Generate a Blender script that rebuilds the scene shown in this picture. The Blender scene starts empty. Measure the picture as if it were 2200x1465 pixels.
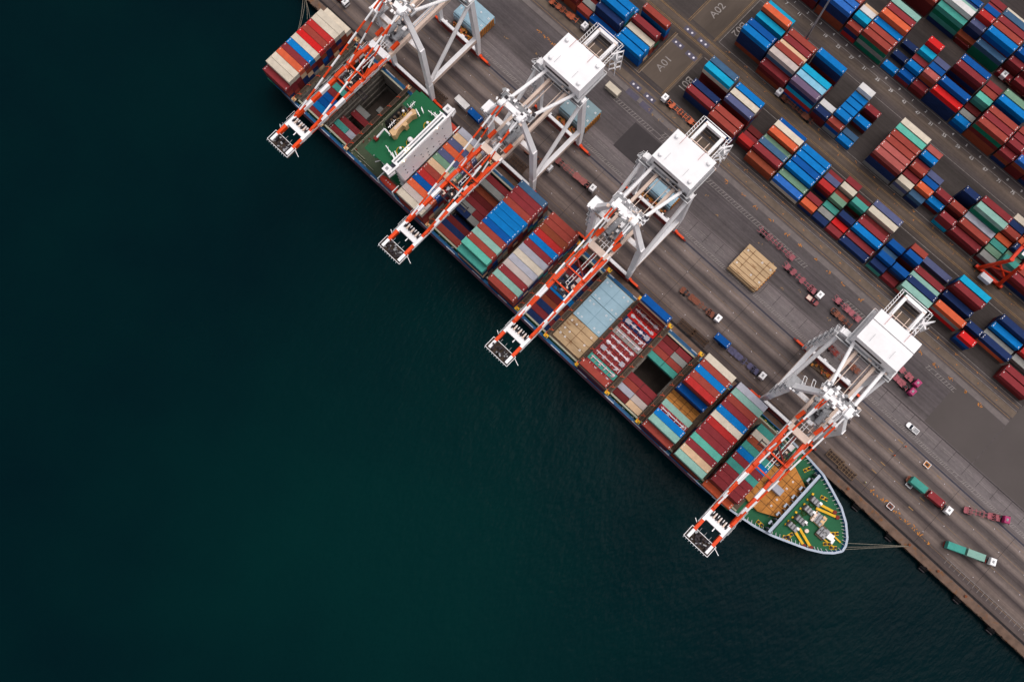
import bpy, math, random
from mathutils import Vector, Matrix
R = math.radians
random.seed(7)
S = bpy.context.scene
COL = S.collection
# ------------------------------------------------------------------ camera
F_PX, NX, NY, AZ, H = 1988.0, 1136.6, 1066.2, 0.7655, 327.6
CX, CY = 1100.0, 732.5
_d = Vector((NX-CX, NY-CY, F_PX)).normalized(); _up = -_d
_r = Vector((1, 0, 0)); _r = (_r - _d*_r.dot(_d)).normalized()
_b = _d.cross(_r)
_X = _r*math.cos(AZ) + _b*math.sin(AZ)
_Y = -(_X.cross(_up))
cam_d = bpy.data.cameras.new("Camera"); cam = bpy.data.objects.new("Camera", cam_d); COL.objects.link(cam)
_right = Vector((_X.x, _Y.x, _up.x)); _down = Vector((_X.y, _Y.y, _up.y)); _fwd = Vector((_X.z, _Y.z, _up.z))
_m = Matrix((_right, -_down, -_fwd)).transposed().to_4x4(); _m.translation = (0, 0, H)
cam.matrix_world = _m
cam_d.sensor_width = 36.0; cam_d.lens = 36.0*F_PX/2200.0
cam_d.clip_start = 1.0; cam_d.clip_end = 9000.0
S.camera = cam

def at(px, py, z=0.0):
    """a point of the photograph at a known height -> plan position"""
    v = Vector((px-CX, py-CY, F_PX)); t = (z-H)/v.dot(_up); v = v*t
    return Vector((v.dot(_X), v.dot(_Y), z))
# ------------------------------------------------------------------ world and sun (overcast)
SUN_EL, SUN_ROT = 68.0, 20.0
W = bpy.data.worlds.new("World"); S.world = W; W.use_nodes = True
nt = W.node_tree; bg = nt.nodes["Background"]
sky = nt.nodes.new("ShaderNodeTexSky"); sky.sky_type = 'NISHITA'; sky.sun_disc = False
sky.sun_elevation = R(SUN_EL); sky.sun_rotation = R(SUN_ROT); sky.dust_density = 4.0; sky.air_density = 1.0
hs = nt.nodes.new("ShaderNodeHueSaturation"); hs.inputs['Saturation'].default_value = 0.25
nt.links.new(sky.outputs[0], hs.inputs['Color']); nt.links.new(hs.outputs[0], bg.inputs[0])
bg.inputs[1].default_value = 0.14
sun_d = bpy.data.lights.new("Sun", 'SUN'); sun_d.energy = 0.8; sun_d.angle = R(35); sun_d.color = (1, .96, .91)
sun = bpy.data.objects.new("Sun", sun_d); COL.objects.link(sun)
_az = R(SUN_ROT)
_sv = Vector((math.sin(_az)*math.cos(R(SUN_EL)), math.cos(_az)*math.cos(R(SUN_EL)), math.sin(R(SUN_EL))))
sun.rotation_euler = _sv.to_track_quat('Z', 'Y').to_euler()
sun.location = (0, 0, 200)
S.view_settings.view_transform = 'Standard'; S.view_settings.look = 'None'
S.view_settings.exposure = 0.12; S.view_settings.gamma = 1.0
S.cycles.max_bounces = 6; S.cycles.diffuse_bounces = 3

# ------------------------------------------------------------------ materials
def srgb(r, g, b):
    f = lambda c: (c/255/12.92 if c/255 <= .04045 else ((c/255+.055)/1.055)**2.4)
    return (f(r), f(g), f(b), 1)
_M = {}
def mat(name, col, rough=.65, metal=0.0, n=(.6, .18), var=.10, rust=0.0, spec=.22, emit=None, stretch=None):
    if name in _M: return _M[name]
    m = bpy.data.materials.new(name); m.use_nodes = True; _M[name] = m
    t = m.node_tree; N = t.nodes; L = t.links; b = N["Principled BSDF"]
    b.inputs['Roughness'].default_value = rough; b.inputs['Metallic'].default_value = metal
    b.inputs['Specular IOR Level'].default_value = spec
    if emit:
        b.inputs['Emission Color'].default_value = emit[0]; b.inputs['Emission Strength'].default_value = emit[1]
    tc = N.new("ShaderNodeTexCoord"); oi = N.new("ShaderNodeObjectInfo")
    mp = N.new("ShaderNodeMapping"); L.new(tc.outputs['Object'], mp.inputs[0])
    if stretch: mp.inputs['Scale'].default_value = stretch
    w = N.new("ShaderNodeMath"); w.operation = 'MULTIPLY'; w.inputs[1].default_value = 91.0; L.new(oi.outputs['Random'], w.inputs[0])
    def noise(sc, det=5):
        q = N.new("ShaderNodeTexNoise"); q.noise_dimensions = '4D'; q.inputs['Scale'].default_value = sc
        q.inputs['Detail'].default_value = det; q.inputs['Roughness'].default_value = .62
        L.new(mp.outputs[0], q.inputs['Vector']); L.new(w.outputs[0], q.inputs['W']); return q
    a = noise(n[0]); mr = N.new("ShaderNodeMapRange"); L.new(a.outputs[0], mr.inputs[0])
    mr.inputs[1].default_value = .3; mr.inputs[2].default_value = .7
    mr.inputs[3].default_value = 1-n[1]; mr.inputs[4].default_value = 1+n[1]
    vr = N.new("ShaderNodeMapRange"); L.new(oi.outputs['Random'], vr.inputs[0])
    vr.inputs[3].default_value = 1-var; vr.inputs[4].default_value = 1+var
    mu = N.new("ShaderNodeMath"); mu.operation = 'MULTIPLY'; L.new(mr.outputs[0], mu.inputs[0]); L.new(vr.outputs[0], mu.inputs[1])
    vm = N.new("ShaderNodeVectorMath"); vm.operation = 'SCALE'; vm.inputs[0].default_value = col[:3]; L.new(mu.outputs[0], vm.inputs['Scale'])
    out = vm.outputs[0]
    if rust > 0:
        r = noise(.55, 8); cr = N.new("ShaderNodeMapRange"); L.new(r.outputs[0], cr.inputs[0])
        cr.inputs[1].default_value = .74-rust*.32; cr.inputs[2].default_value = .84-rust*.25
        mx = N.new("ShaderNodeMix"); mx.data_type = 'RGBA'; L.new(cr.outputs[0], mx.inputs[0])
        L.new(out, mx.inputs[6]); mx.inputs[7].default_value = srgb(122, 78, 44); out = mx.outputs[2]
    L.new(out, b.inputs['Base Color'])
    return m
CC = {  # container paints
 'maroon': srgb(131, 46, 50), 'dark red': srgb(104, 34, 34), 'brick red': srgb(148, 62, 52), 'red': srgb(176, 44, 42),
 'bright red': srgb(205, 32, 32), 'orange': srgb(206, 92, 58), 'rust brown': srgb(140, 66, 44), 'salmon': srgb(166, 84, 78),
 'bright blue': srgb(0, 112, 182), 'blue': srgb(0, 76, 146), 'royal blue': srgb(44, 100, 176), 'navy': srgb(28, 46, 88), 'slate blue': srgb(84, 88, 122),
 'cyan': srgb(14, 152, 190), 'pale blue': srgb(130, 182, 205), 'grey blue': srgb(62, 92, 122), 'teal': srgb(70, 148, 136), 'pale teal': srgb(134, 172, 160),
 'green': srgb(14, 108, 82), 'sage green': srgb(110, 142, 118), 'cream': srgb(206, 192, 174), 'beige': srgb(212, 176, 142), 'white': srgb(214, 208, 206),
 'grey': srgb(140, 138, 134), 'lavender grey': srgb(168, 166, 176), 'pink grey': srgb(186, 170, 164), 'mauve': srgb(108, 88, 112), 'mint': srgb(92, 172, 154)}
REEFER = {'white', 'cream', 'pink grey', 'lavender grey', 'grey', 'pale blue', 'pale teal', 'mint', 'teal', 'cyan'}
for k, c in CC.items(): mat('paint_'+k.replace(' ', '_'), c, rough=.7, n=(.45, .12), var=.07, rust=.12 if k in REEFER else .04, spec=.12)
P = lambda k: _M['paint_'+k.replace(' ', '_')]
white = mat('white_steel', srgb(243, 238, 238), .5, n=(.25, .06), rust=.05)
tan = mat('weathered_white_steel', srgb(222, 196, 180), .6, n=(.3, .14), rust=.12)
orange = mat('orange_steel', srgb(226, 70, 20), .5, n=(.5, .08))
dkred = mat('dark_red_steel', srgb(120, 36, 28), .6)
grey = mat('galvanised_steel', srgb(150, 148, 150), .5, n=(1.2, .25))
dark = mat('dark_machinery', srgb(52, 44, 48), .6, n=(1.5, .4))
black = mat('black_rubber', srgb(20, 18, 19), .8)
glass = mat('tinted_glass', srgb(30, 36, 46), .15)
yellow = mat('yellow_paint', srgb(226, 172, 20), .5)
green_d = mat('green_deck_paint', srgb(24, 96, 60), .6, n=(.25, .16), rust=.06)
green_r = mat('green_roof_paint', srgb(10, 92, 54), .55, n=(.2, .06))
green_o = mat('olive_deck_paint', srgb(82, 92, 70), .7, n=(.35, .16), rust=.08)
hull_blue = mat('blue_hull_paint', srgb(22, 84, 128), .5, n=(.3, .15), rust=.12)
hull_red = mat('red_oxide_band', srgb(128, 62, 48), .6)
hullgrey = mat('pale_gunwale_paint', srgb(168, 176, 190), .5, n=(.3, .1))
steelbrown = mat('weathered_brown_steel', srgb(100, 82, 68), .8, n=(.9, .28), rust=.2)
holdgrey = mat('hold_primer', srgb(118, 110, 102), .85, n=(.4, .25), rust=.15)
holddark = mat('hold_floor_primer', srgb(80, 70, 64), .9, n=(.3, .25), rust=.15)
hatchblue = mat('pale_blue_hatch_paint', srgb(152, 180, 194), .6, n=(.5, .08), rust=.14)
hatchbrown = mat('rusty_hatch_paint', srgb(178, 148, 114), .8, n=(.22, .26), rust=.6, stretch=(.45, 1, 1))
hatchgold = mat('rust_streaked_yellow_paint', srgb(186, 122, 58), .8, n=(.35, .3), rust=.6)
pink = mat('pink_steel', srgb(160, 86, 94), .6, n=(2, .2))
magenta = mat('magenta_paint', srgb(168, 48, 100), .5)
rackbrown = mat('brown_trailer_steel', srgb(128, 74, 56), .7, n=(1.5, .25))
rackorange = mat('orange_trailer_steel', srgb(196, 100, 66), .6, n=(1.5, .2))
whitepaint = mat('painted_marking', srgb(136, 127, 123), .8, n=(1.2, .4))
orangemark = mat('orange_marking', srgb(188, 118, 46), .8, n=(2, .3))
yellowmark = mat('faded_yellow_marking', srgb(146, 112, 72), .8, n=(.8, .35))
rope = mat('pale_rope', srgb(120, 112, 100), .9)
funnelblack = mat('black_funnel_paint', srgb(18, 16, 18), .7)
lampmat = mat('lit_lamp', srgb(255, 220, 130), .5, emit=((1, .72, .3, 1), 6.0))
buff = mat('buff_paint', srgb(216, 176, 130), .6)
padmat = mat('blue_grey_pad', srgb(84, 78, 92), .8)
skin = mat('skin', srgb(160, 110, 84), .6); hivis = mat('orange_vest', srgb(236, 96, 24), .7); hivisy = mat('yellow_vest', srgb(214, 196, 40), .7); jeans = mat('dark_trousers', srgb(36, 38, 50), .8)

# ------------------------------------------------------------------ mesh builder
class MB:
    def __init__(s): s.v = []; s.f = []; s.mi = []; s.ms = []
    def _m(s, m):
        if m not in s.ms: s.ms.append(m)
        return s.ms.index(m)
    def add(s, vs, fs, m):
        o = len(s.v); s.v += [tuple(x) for x in vs]; k = s._m(m)
        for f in fs: s.f.append([i+o for i in f]); s.mi.append(k)
        return s
    def box(s, c, d, m, rz=0.0):
        x, y, z = d[0]/2, d[1]/2, d[2]/2; cs, sn = math.cos(rz), math.sin(rz)
        vs = [(c[0]+a*x*cs-b*y*sn, c[1]+a*x*sn+b*y*cs, c[2]+e*z) for e in (-1, 1) for a, b in ((-1, -1), (1, -1), (1, 1), (-1, 1))]
        return s.add(vs, [(3, 2, 1, 0), (4, 5, 6, 7), (0, 1, 5, 4), (1, 2, 6, 5), (2, 3, 7, 6), (3, 0, 4, 7)], m)
    def bb(s, x0, x1, y0, y1, z0, z1, m): return s.box(((x0+x1)/2, (y0+y1)/2, (z0+z1)/2), (abs(x1-x0), abs(y1-y0), abs(z1-z0)), m)
    def beam(s, p, q, w, h, m, w2=None, h2=None):
        p = Vector(p); q = Vector(q); d = (q-p).normalized(); u = Vector((0, 0, 1))
        if abs(d.z) > .95: u = Vector((0, 1, 0))
        a = d.cross(u).normalized(); b = a.cross(d)
        w2 = w if w2 is None else w2; h2 = h if h2 is None else h2
        vs = [P_+a*i*ww/2+b*j*hh/2 for P_, ww, hh in ((p, w, h), (q, w2, h2)) for i, j in ((-1, -1), (1, -1), (1, 1), (-1, 1))]
        return s.add(vs, [(3, 2, 1, 0), (4, 5, 6, 7), (0, 1, 5, 4), (1, 2, 6, 5), (2, 3, 7, 6), (3, 0, 4, 7)], m)
    def cyl(s, p, q, r, m, n=8, r2=None):
        p = Vector(p); q = Vector(q); d = (q-p).normalized(); u = Vector((0, 0, 1)) if abs(d.z) < .95 else Vector((0, 1, 0))
        a = d.cross(u).normalized(); b = a.cross(d); r2 = r if r2 is None else r2
        vs = [P_+(a*math.cos(2*math.pi*i/n)+b*math.sin(2*math.pi*i/n))*rr for P_, rr in ((p, r), (q, r2)) for i in range(n)]
        fs = [(i, (i+1) % n, n+(i+1) % n, n+i) for i in range(n)]+[tuple(range(n))[::-1], tuple(range(n, 2*n))]
        return s.add(vs, fs, m)
    def stripes(s, p, q, w, h, seg, m1, m2, first=0):
        p = Vector(p); q = Vector(q); L = (q-p).length; n = max(1, round(L/seg))
        for i in range(n): s.beam(p.lerp(q, i/n), p.lerp(q, (i+1)/n), w, h, (m1, m2)[(i+first) % 2])
        return s
    def prism(s, pts, z0, z1, m, mtop=None):
        n = len(pts); vs = [(x, y, z0) for x, y in pts]+[(x, y, z1) for x, y in pts]
        s.add(vs, [(i, (i+1) % n, n+(i+1) % n, n+i) for i in range(n)]+[tuple(range(n))[::-1]], m)
        return s.add([(x, y, z1) for x, y in pts], [tuple(range(n))], mtop or m)
    def dome(s, c, r, m, n=12, k=5, zs=1.0, full=False):
        vs = []; lo = -k if full else 0
        for j in range(lo, k):
            t = math.pi/2*j/k
            vs += [(c[0]+r*math.cos(t)*math.cos(2*math.pi*i/n), c[1]+r*math.cos(t)*math.sin(2*math.pi*i/n), c[2]+r*zs*math.sin(t)) for i in range(n)]
        rows = k-lo; vs.append((c[0], c[1], c[2]+r*zs))
        fs = [(j*n+i, j*n+(i+1) % n, (j+1)*n+(i+1) % n, (j+1)*n+i) for j in range(rows-1) for i in range(n)]
        fs += [((rows-1)*n+i, (rows-1)*n+(i+1) % n, rows*n) for i in range(n)]
        return s.add(vs, fs, m)
    def torus(s, c, r, t, m, n=24):
        for i in range(n):
            a, b = 2*math.pi*i/n, 2*math.pi*(i+1)/n
            s.cyl((c[0]+r*math.cos(a), c[1]+r*math.sin(a), c[2]), (c[0]+r*math.cos(b), c[1]+r*math.sin(b), c[2]), t, m, 4)
        return s
    def mesh(s, name):
        me = bpy.data.meshes.new(name); me.from_pydata(s.v, [], s.f)
        for m in s.ms: me.materials.append(m)
        me.polygons.foreach_set('material_index', s.mi); me.update(); return me
    def build(s, name, parent=None, **kw):
        o = bpy.data.objects.new(name, s.mesh(name)); COL.objects.link(o)
        if parent: o.parent = parent
        for k, v in kw.items(): o[k] = v
        return o
LABELS = {}
def thing(name, label, cat, loc=(0, 0, 0), rz=0.0, group=None):
    o = bpy.data.objects.new(name, None); COL.objects.link(o); o.location = loc; o.rotation_euler = (0, 0, rz)
    return tag(o, label, cat, group)
def tag(o, label, cat, group=None):
    if label in LABELS: print('DUPLICATE LABEL', label)
    LABELS[label] = 1
    o['label'] = label; o['category'] = cat
    if group: o['group'] = group
    return o
def struct(mb, name): return mb.build(name, kind='structure')

# ------------------------------------------------------------------ setting: water
def water_mat():
    m = bpy.data.materials.new('harbour_water'); m.use_nodes = True; t = m.node_tree; N = t.nodes; L = t.links; b = N["Principled BSDF"]
    tc = N.new("ShaderNodeTexCoord")
    def noise(sc, det, scale=(1, 1, 1), rot=0):
        mp = N.new("ShaderNodeMapping"); mp.inputs['Scale'].default_value = scale; mp.inputs['Rotation'].default_value = (0, 0, rot)
        L.new(tc.outputs['Object'], mp.inputs[0]); q = N.new("ShaderNodeTexNoise"); q.inputs['Scale'].default_value = sc
        q.inputs['Detail'].default_value = det; q.inputs['Roughness'].default_value = .55; L.new(mp.outputs[0], q.inputs[0]); return q
    # a cloud of suspended silt, greener, off the bow side
    sp = N.new("ShaderNodeSeparateXYZ"); L.new(tc.outputs['Object'], sp.inputs[0])
    mp = N.new("ShaderNodeMapping"); mp.vector_type = 'POINT'; mp.inputs['Location'].default_value = (.2, .42, 0); mp.inputs['Scale'].default_value = (.0085, .0085, 0)
    L.new(tc.outputs['Object'], mp.inputs[0]); g = N.new("ShaderNodeTexGradient"); g.gradient_type = 'SPHERICAL'; L.new(mp.outputs[0], g.inputs[0])
    n1 = noise(.012, 5); n2 = noise(.05, 4)
    a = N.new("ShaderNodeMath"); a.operation = 'MULTIPLY_ADD'; L.new(n1.outputs[0], a.inputs[0]); a.inputs[1].default_value = .9; a.inputs[2].default_value = -.30
    c = N.new("ShaderNodeMath"); c.operation = 'MULTIPLY_ADD'; L.new(g.outputs[0], c.inputs[0]); c.inputs[1].default_value = .85; L.new(a.outputs[0], c.inputs[2])
    e = N.new("ShaderNodeMath"); e.operation = 'MULTIPLY_ADD'; L.new(n2.outputs[0], e.inputs[0]); e.inputs[1].default_value = .16; L.new(c.outputs[0], e.inputs[2])
    cr = N.new("ShaderNodeValToRGB"); L.new(e.outputs[0], cr.inputs[0])
    cr.color_ramp.elements[0].position = .05; cr.color_ramp.elements[0].color = (.0002, .0078, .0112, 1)
    cr.color_ramp.elements[1].position = .95; cr.color_ramp.elements[1].color = (.0003, .0175, .0175, 1)
    L.new(cr.outputs[0], b.inputs['Base Color'])
    b.inputs['Roughness'].default_value = .12; b.inputs['IOR'].default_value = 1.33; b.inputs['Specular IOR Level'].default_value = .04
    w1 = noise(.9, 4, (1, .45, 1), R(25)); w2 = noise(.16, 3, (1, .5, 1), R(-20))
    ad = N.new("ShaderNodeMath"); ad.operation = 'MULTIPLY_ADD'; L.new(w2.outputs[0], ad.inputs[0]); ad.inputs[1].default_value = 2.2; L.new(w1.outputs[0], ad.inputs[2])
    bp = N.new("ShaderNodeBump"); bp.inputs['Strength'].default_value = .4; bp.inputs['Distance'].default_value = .4; L.new(ad.outputs[0], bp.inputs['Height']); L.new(bp.outputs[0], b.inputs['Normal'])
    return m
wm = water_mat()
WZ = -3.4
b = MB(); BIG = 3000
b.add([(-BIG, -BIG, WZ), (BIG, -BIG, WZ), (BIG, 46, WZ), (-BIG, 46, WZ)], [(0, 1, 2, 3)], wm)
b.add([(-BIG, 74, WZ), (BIG, 74, WZ), (BIG, 90, WZ), (-BIG, 90, WZ)], [(0, 1, 2, 3)], wm)
b.add([(-BIG, 46, WZ), (-172, 46, WZ), (-172, 74, WZ), (-BIG, 74, WZ)], [(0, 1, 2, 3)], wm)
b.add([(62, 46, WZ), (BIG, 46, WZ), (BIG, 74, WZ), (62, 74, WZ)], [(0, 1, 2, 3)], wm)
struct(b, 'water')
b = MB(); b.bb(-BIG, BIG, -BIG, 90, -14.5, -14, mat('seabed_mud', srgb(30, 36, 34), .9)); struct(b, 'seabed')

# ------------------------------------------------------------------ quay pavement
def pavement():
    m = bpy.data.materials.new('quay_pavement'); m.use_nodes = True; t = m.node_tree; N = t.nodes; L = t.links; b = N["Principled BSDF"]
    b.inputs['Roughness'].default_value = .85; b.inputs['Specular IOR Level'].default_value = .2
    tc = N.new("ShaderNodeTexCoord"); sp = N.new("ShaderNodeSeparateXYZ"); L.new(tc.outputs['Object'], sp.inputs[0])
    def noise(sc, det, scale, ro=.6):
        mp = N.new("ShaderNodeMapping"); mp.inputs['Scale'].default_value = scale; L.new(tc.outputs['Object'], mp.inputs[0])
        q = N.new("ShaderNodeTexNoise"); q.inputs['Scale'].default_value = sc; q.inputs['Detail'].default_value = det; q.inputs['Roughness'].default_value = ro
        L.new(mp.outputs[0], q.inputs[0]); return q
    wob = noise(.05, 2, (1, 1, 1)); yy = N.new("ShaderNodeMath"); yy.operation = 'MULTIPLY_ADD'; L.new(wob.outputs[0], yy.inputs[0]); yy.inputs[1].default_value = 1.2; L.new(sp.outputs[1], yy.inputs[2])
    stops = [(77, (104, 84, 72)), (80, (78, 66, 62)), (83, (70, 61, 60)), (85.5, (104, 90, 84)), (88.8, (58, 50, 50)), (90.5, (106, 93, 88)), (94.8, (60, 52, 52)), (96.6, (108, 95, 90)),
             (100.5, (64, 57, 57)), (102.4, (108, 95, 90)), (105, (96, 86, 84)), (106.5, (88, 80, 80)), (110.4, (98, 90, 90)), (114.5, (96, 87, 87)), (116.2, (74, 67, 67)), (127, (72, 65, 66)), (132, (78, 71, 71)),
             (136.6, (74, 66, 65)), (141, (70, 62, 61)), (145, (52, 46, 44)), (163.5, (54, 47, 45)), (168.5, (86, 73, 64)), (172, (60, 53, 51)), (193, (52, 46, 44)), (196.5, (66, 58, 57)), (200, (86, 74, 66)),  # yard bands dark brown, lowered further as painted shade between the stacks
             (204, (64, 57, 57)), (226, (48, 42, 41)), (231, (72, 62, 58)), (236, (52, 45, 44))]
    cr = N.new("ShaderNodeValToRGB"); mr = N.new("ShaderNodeMapRange"); L.new(yy.outputs[0], mr.inputs[0])
    lo, hi = 77.0, 236.0; mr.inputs[1].default_value = lo+.6; mr.inputs[2].default_value = hi+.6; L.new(mr.outputs[0], cr.inputs[0])
    el = cr.color_ramp.elements
    for i, (y, c) in enumerate(stops):
        c = tuple(v*1.13 for v in c); p = (y-lo)/(hi-lo); e = el[0] if i == 0 else (el[len(el)-1] if i == len(stops)-1 else el.new(p))
        e.position = p; e.color = srgb(*c)
    s1 = noise(1.0, 6, (.012, .85, 1), .7); s2 = noise(.08, 6, (1, 1, 1)); s3 = noise(1.6, 5, (.5, 1, 1))
    def rng(q, a, c):
        r = N.new("ShaderNodeMapRange"); L.new(q.outputs[0], r.inputs[0]); r.inputs[1].default_value = .28; r.inputs[2].default_value = .72; r.inputs[3].default_value = a; r.inputs[4].default_value = c; return r
    a, c, d = rng(s1, .66, 1.3), rng(s2, .82, 1.18), rng(s3, .88, 1.12)
    m1 = N.new("ShaderNodeMath"); m1.operation = 'MULTIPLY'; L.new(a.outputs[0], m1.inputs[0]); L.new(c.outputs[0], m1.inputs[1])
    m2 = N.new("ShaderNodeMath"); m2.operation = 'MULTIPLY'; L.new(m1.outputs[0], m2.inputs[0]); L.new(d.outputs[0], m2.inputs[1])
    vm = N.new("ShaderNodeVectorMath"); vm.operation = 'SCALE'; L.new(cr.outputs[0], vm.inputs[0]); L.new(m2.outputs[0], vm.inputs['Scale'])
    # oily stains
    st = noise(.22, 6, (.6, 1, 1), .7); sr = N.new("ShaderNodeMapRange"); L.new(st.outputs[0], sr.inputs[0]); sr.inputs[1].default_value = .60; sr.inputs[2].default_value = .74; sr.inputs[4].default_value = .55
    mx = N.new("ShaderNodeMix"); mx.data_type = 'RGBA'; L.new(sr.outputs[0], mx.inputs[0]); L.new(vm.outputs[0], mx.inputs[6]); mx.inputs[7].default_value = srgb(44, 38, 38)
    L.new(mx.outputs[2], b.inputs['Base Color'])
    return m
pav = pavement()
EDGE = 77.7
b = MB(); b.bb(-BIG, BIG, EDGE, 1500, -13.9, 0, pav); struct(b, 'quay')
edgem = mat('rusty_quay_edge', srgb(106, 84, 72), .85, n=(.35, .35), rust=.6)
b = MB(); b.bb(-400, 400, 77.0, 79.5, -2.2, .16, edgem)
rg = random.Random(3)
for i in range(520):
    x = rg.uniform(-250, 170); b.bb(x, x+rg.uniform(.4, 2.4), 76.75, 77.0-.003, -rg.uniform(.8, 1.8), .05+rg.uniform(0, .08), edgem)
struct(b, 'quay_coping')
conc = mat('pale_concrete_slab', srgb(104, 96, 94), .85, n=(.3, .12)); asph = mat('dark_asphalt_patch', srgb(62, 56, 57), .9, n=(.2, .12))
seam = mat('dark_joint', srgb(40, 35, 36), .9, n=(1.2, .3)); blueline = mat('rail_trench', srgb(52, 50, 62), .6); track = mat('worn_runway', srgb(112, 102, 100), .9, n=(.5, .15)); trackb = mat('worn_runway_brown', srgb(106, 91, 80), .9, n=(.5, .2))
asphr = mat('plain_dark_asphalt', srgb(84, 76, 74), .9, n=(.05, .10))
crossm = mat('brown_worn_crossing', srgb(88, 76, 68), .9, n=(.12, .3), stretch=(1, .25, 1))
b = MB(); z1 = .004
b.bb(-400, 400, 79.8, 80.6, -.001, z1, seam)
b.bb(-400, 400, 105.25, 105.85, -.001, z1, blueline)
b.bb(-400, 103.4, 133.4, 135.4, -.001, z1, track); b.bb(-400, 103.5, 137.0, 139.5, -.001, z1, trackb)
for x in [-30+6.2*i for i in range(5)]+[10+6.2*i for i in range(28)]: b.bb(x, x+.12, 109.6, 114.4, -.001, z1, seam)
b.bb(60, 400, 114.4, 114.6, -.001, z1, seam)
b.bb(-66.3, -49, 114.6, 127, -.001, z1, asph)
b.bb(-79.2, -65.4, 143.5, 163.4, -.001, z1-.0015, crossm); b.bb(103.6, 400, 115.0, 400, -.001, z1-.0012, asphr); b.bb(82, 103.3, 115.0, 133.2, -.001, z1-.0012, asphr); b.bb(-79.2, -65.4, 172.2, 236, -.001, z1-.0015, crossm)
b.bb(-48.9, 170, 114.7, 114.82, -.001, z1, seam)
for y in (83.4, 92.2, 98.2, 103.6): b.bb(-400, 400, y, y+.07, -.001, z1, yellowmark)
for x in range(-230, 170, 24): b.bb(x, x+.1, 80.7, 105.2, -.001, z1+.001, seam)
struct(b, 'pavement_joints')
# painted markings
b = MB(); z1 = .012; wp = whitepaint
def ladder(x0, x1, y0, y1, pitch=.85, slant=.5, wear=.15, seed=1):
    r = random.Random(seed); zz = (z1-.004, z1)
    x = x0
    while x < x1:
        L_ = min(r.uniform(8, 22), x1-x)
        if r.random() > wear:
            b.bb(x, x+L_, y0, y0+.11, *zz, wp); b.bb(x, x+L_, y1-.11, y1, *zz, wp)
            k = x+.3
            while k < x+L_-.4:
                if r.random() > .08: b.add([(k, y0+.12, z1), (k+.2, y0+.12, z1), (k+.2+slant, y1-.12, z1), (k+slant, y1-.12, z1)], [(0, 1, 2, 3)], wp)
                k += pitch
        x += L_
ladder(-150, 170, 107.4, 108.7, wear=.06)
ladder(-80, 80, 127.8, 129.5, pitch=1.3, slant=.6, wear=.2, seed=2)
ladder(-56, -40, 129.9, 131.4, 1.3, seed=3, wear=0); ladder(70, 83, 129.9, 131.4, 1.3, seed=4, wear=0)
for y in (111.6,): 
    x = -170
    while x < 170: b.bb(x, x+6, y, y+.08, z1-.004, z1, wp); b.bb(x, x+5, y+.7, y+.78, z1-.004, z1, wp); x += 8.2
b.bb(-66, 103.2, 139.72, 139.86, z1-.004, z1, wp); b.bb(-66, 103.2, 142.5, 142.64, z1-.004, z1, wp)
b.bb(-64.8, 240, 163.6, 163.75, z1-.004, z1, wp); b.bb(-65, 240, 172.0, 172.14, z1-.004, z1, wp); b.bb(-65.2, -65.0, 172.0, 195.7, z1-.004, z1, wp)
b.bb(-65.2, 240, 195.6, 195.73, z1-.004, z1, wp); b.bb(-240, 240, 202.2, 202.36, z1-.004, z1, wp); b.bb(-240, 240, 205.3, 205.43, z1-.004, z1, wp)
b.bb(-150, -78.6, 142.2, 142.34, z1-.004, z1, wp); b.bb(-78.7, -78.56, 142.4, 164, z1-.004, z1, wp)
b.bb(-64.2, -60.5, 140.8, 140.9, z1-.004, z1, wp)
for x in range(118, 165, 2): b.bb(x, x+.12, 82.2, 83.9, z1-.004, z1, wp)
b.bb(117, 166, 84, 84.12, z1-.004, z1, wp)
for y in (136.2, 141.2, 165.9, 166.4, 169.6, 170.0): b.bb(-170, 103, y, y+.13, z1-.004, z1, yellowmark)
for x in (-79.6, -78.9, -66.4, -66.9): b.bb(x, x+.13, 142, 164, z1-.004, z1, yellowmark); b.bb(x, x+.13, 171, 230, z1-.004, z1, yellowmark)
r = random.Random(5)
def splat(x, y, n=4, s=.55, mm=None):
    for i in range(n): b.box((x+r.uniform(-.9, .9)*s*1.6, y+r.uniform(-.8, .8)*s, z1+.002), (r.uniform(.3, 1.0)*s*1.5, .22*s*1.5, .004), mm or orangemark, rz=r.uniform(0, 3))
for x in range(-40, 96, 7): splat(x+r.uniform(-.5, .5), 133.0, 5, .7); 
for x in range(-60, 100, 9): splat(x, 143.6-2.4, 3, .5); splat(x+3, 138.2, 2, .45)
for x in range(-60, 100, 9): splat(x, 171.4, 3, .5); splat(x+3, 169.0, 2, .45)
for x in range(-118, -94, 1): splat(x, 128.6+r.uniform(-.2, .2), 3, .55)
for x, y in [(-66, 134), (-63, 133.6), (-60, 133.8), (-55, 133.6), (-2, 124), (6, 121), (12, 124.5), (20, 120), (27, 123), (15, 117), (-20, 121), (-28, 124), (-34, 119), (34, 119.6), (62, 124), (-125, 118), (-112, 121), (-104, 116), (-96, 121)]: splat(x, y, 3, .6, yellowmark)
for x in range(85, 112, 3): splat(x, 84.0+r.uniform(-.2, .3), 4, .8)
for p in ((1935, 948), (1914, 967), (1897, 996), (1878, 1012), (2018, 1025), (1957, 1092), (1981, 1072)):
    q = at(*p); b.box((q.x, q.y, z1), (2.0, .3, .004), yellowmark)
for x in range(-76, -64, 6): pass
for x, y in ((-76, 137.6), (-69, 137.6), (-75.8, 161), (-68.9, 160.8), (-76, 167.9), (-69.2, 167.9)):
    b.box((x, y, z1), (5.0, 2.0, .004), padmat)
    for k in (-1.1, 1.1): b.cyl((x+k, y, z1+.004), (x+k, y, z1+.03), .42, mat('bright_stud', srgb(214, 206, 214), .4), 10)
b.box((-74.5, 134.2, z1), (5.5, 2.2, .004), padmat); b.box((-67.4, 134.0, z1), (5.5, 2.2, .004), padmat)
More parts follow.
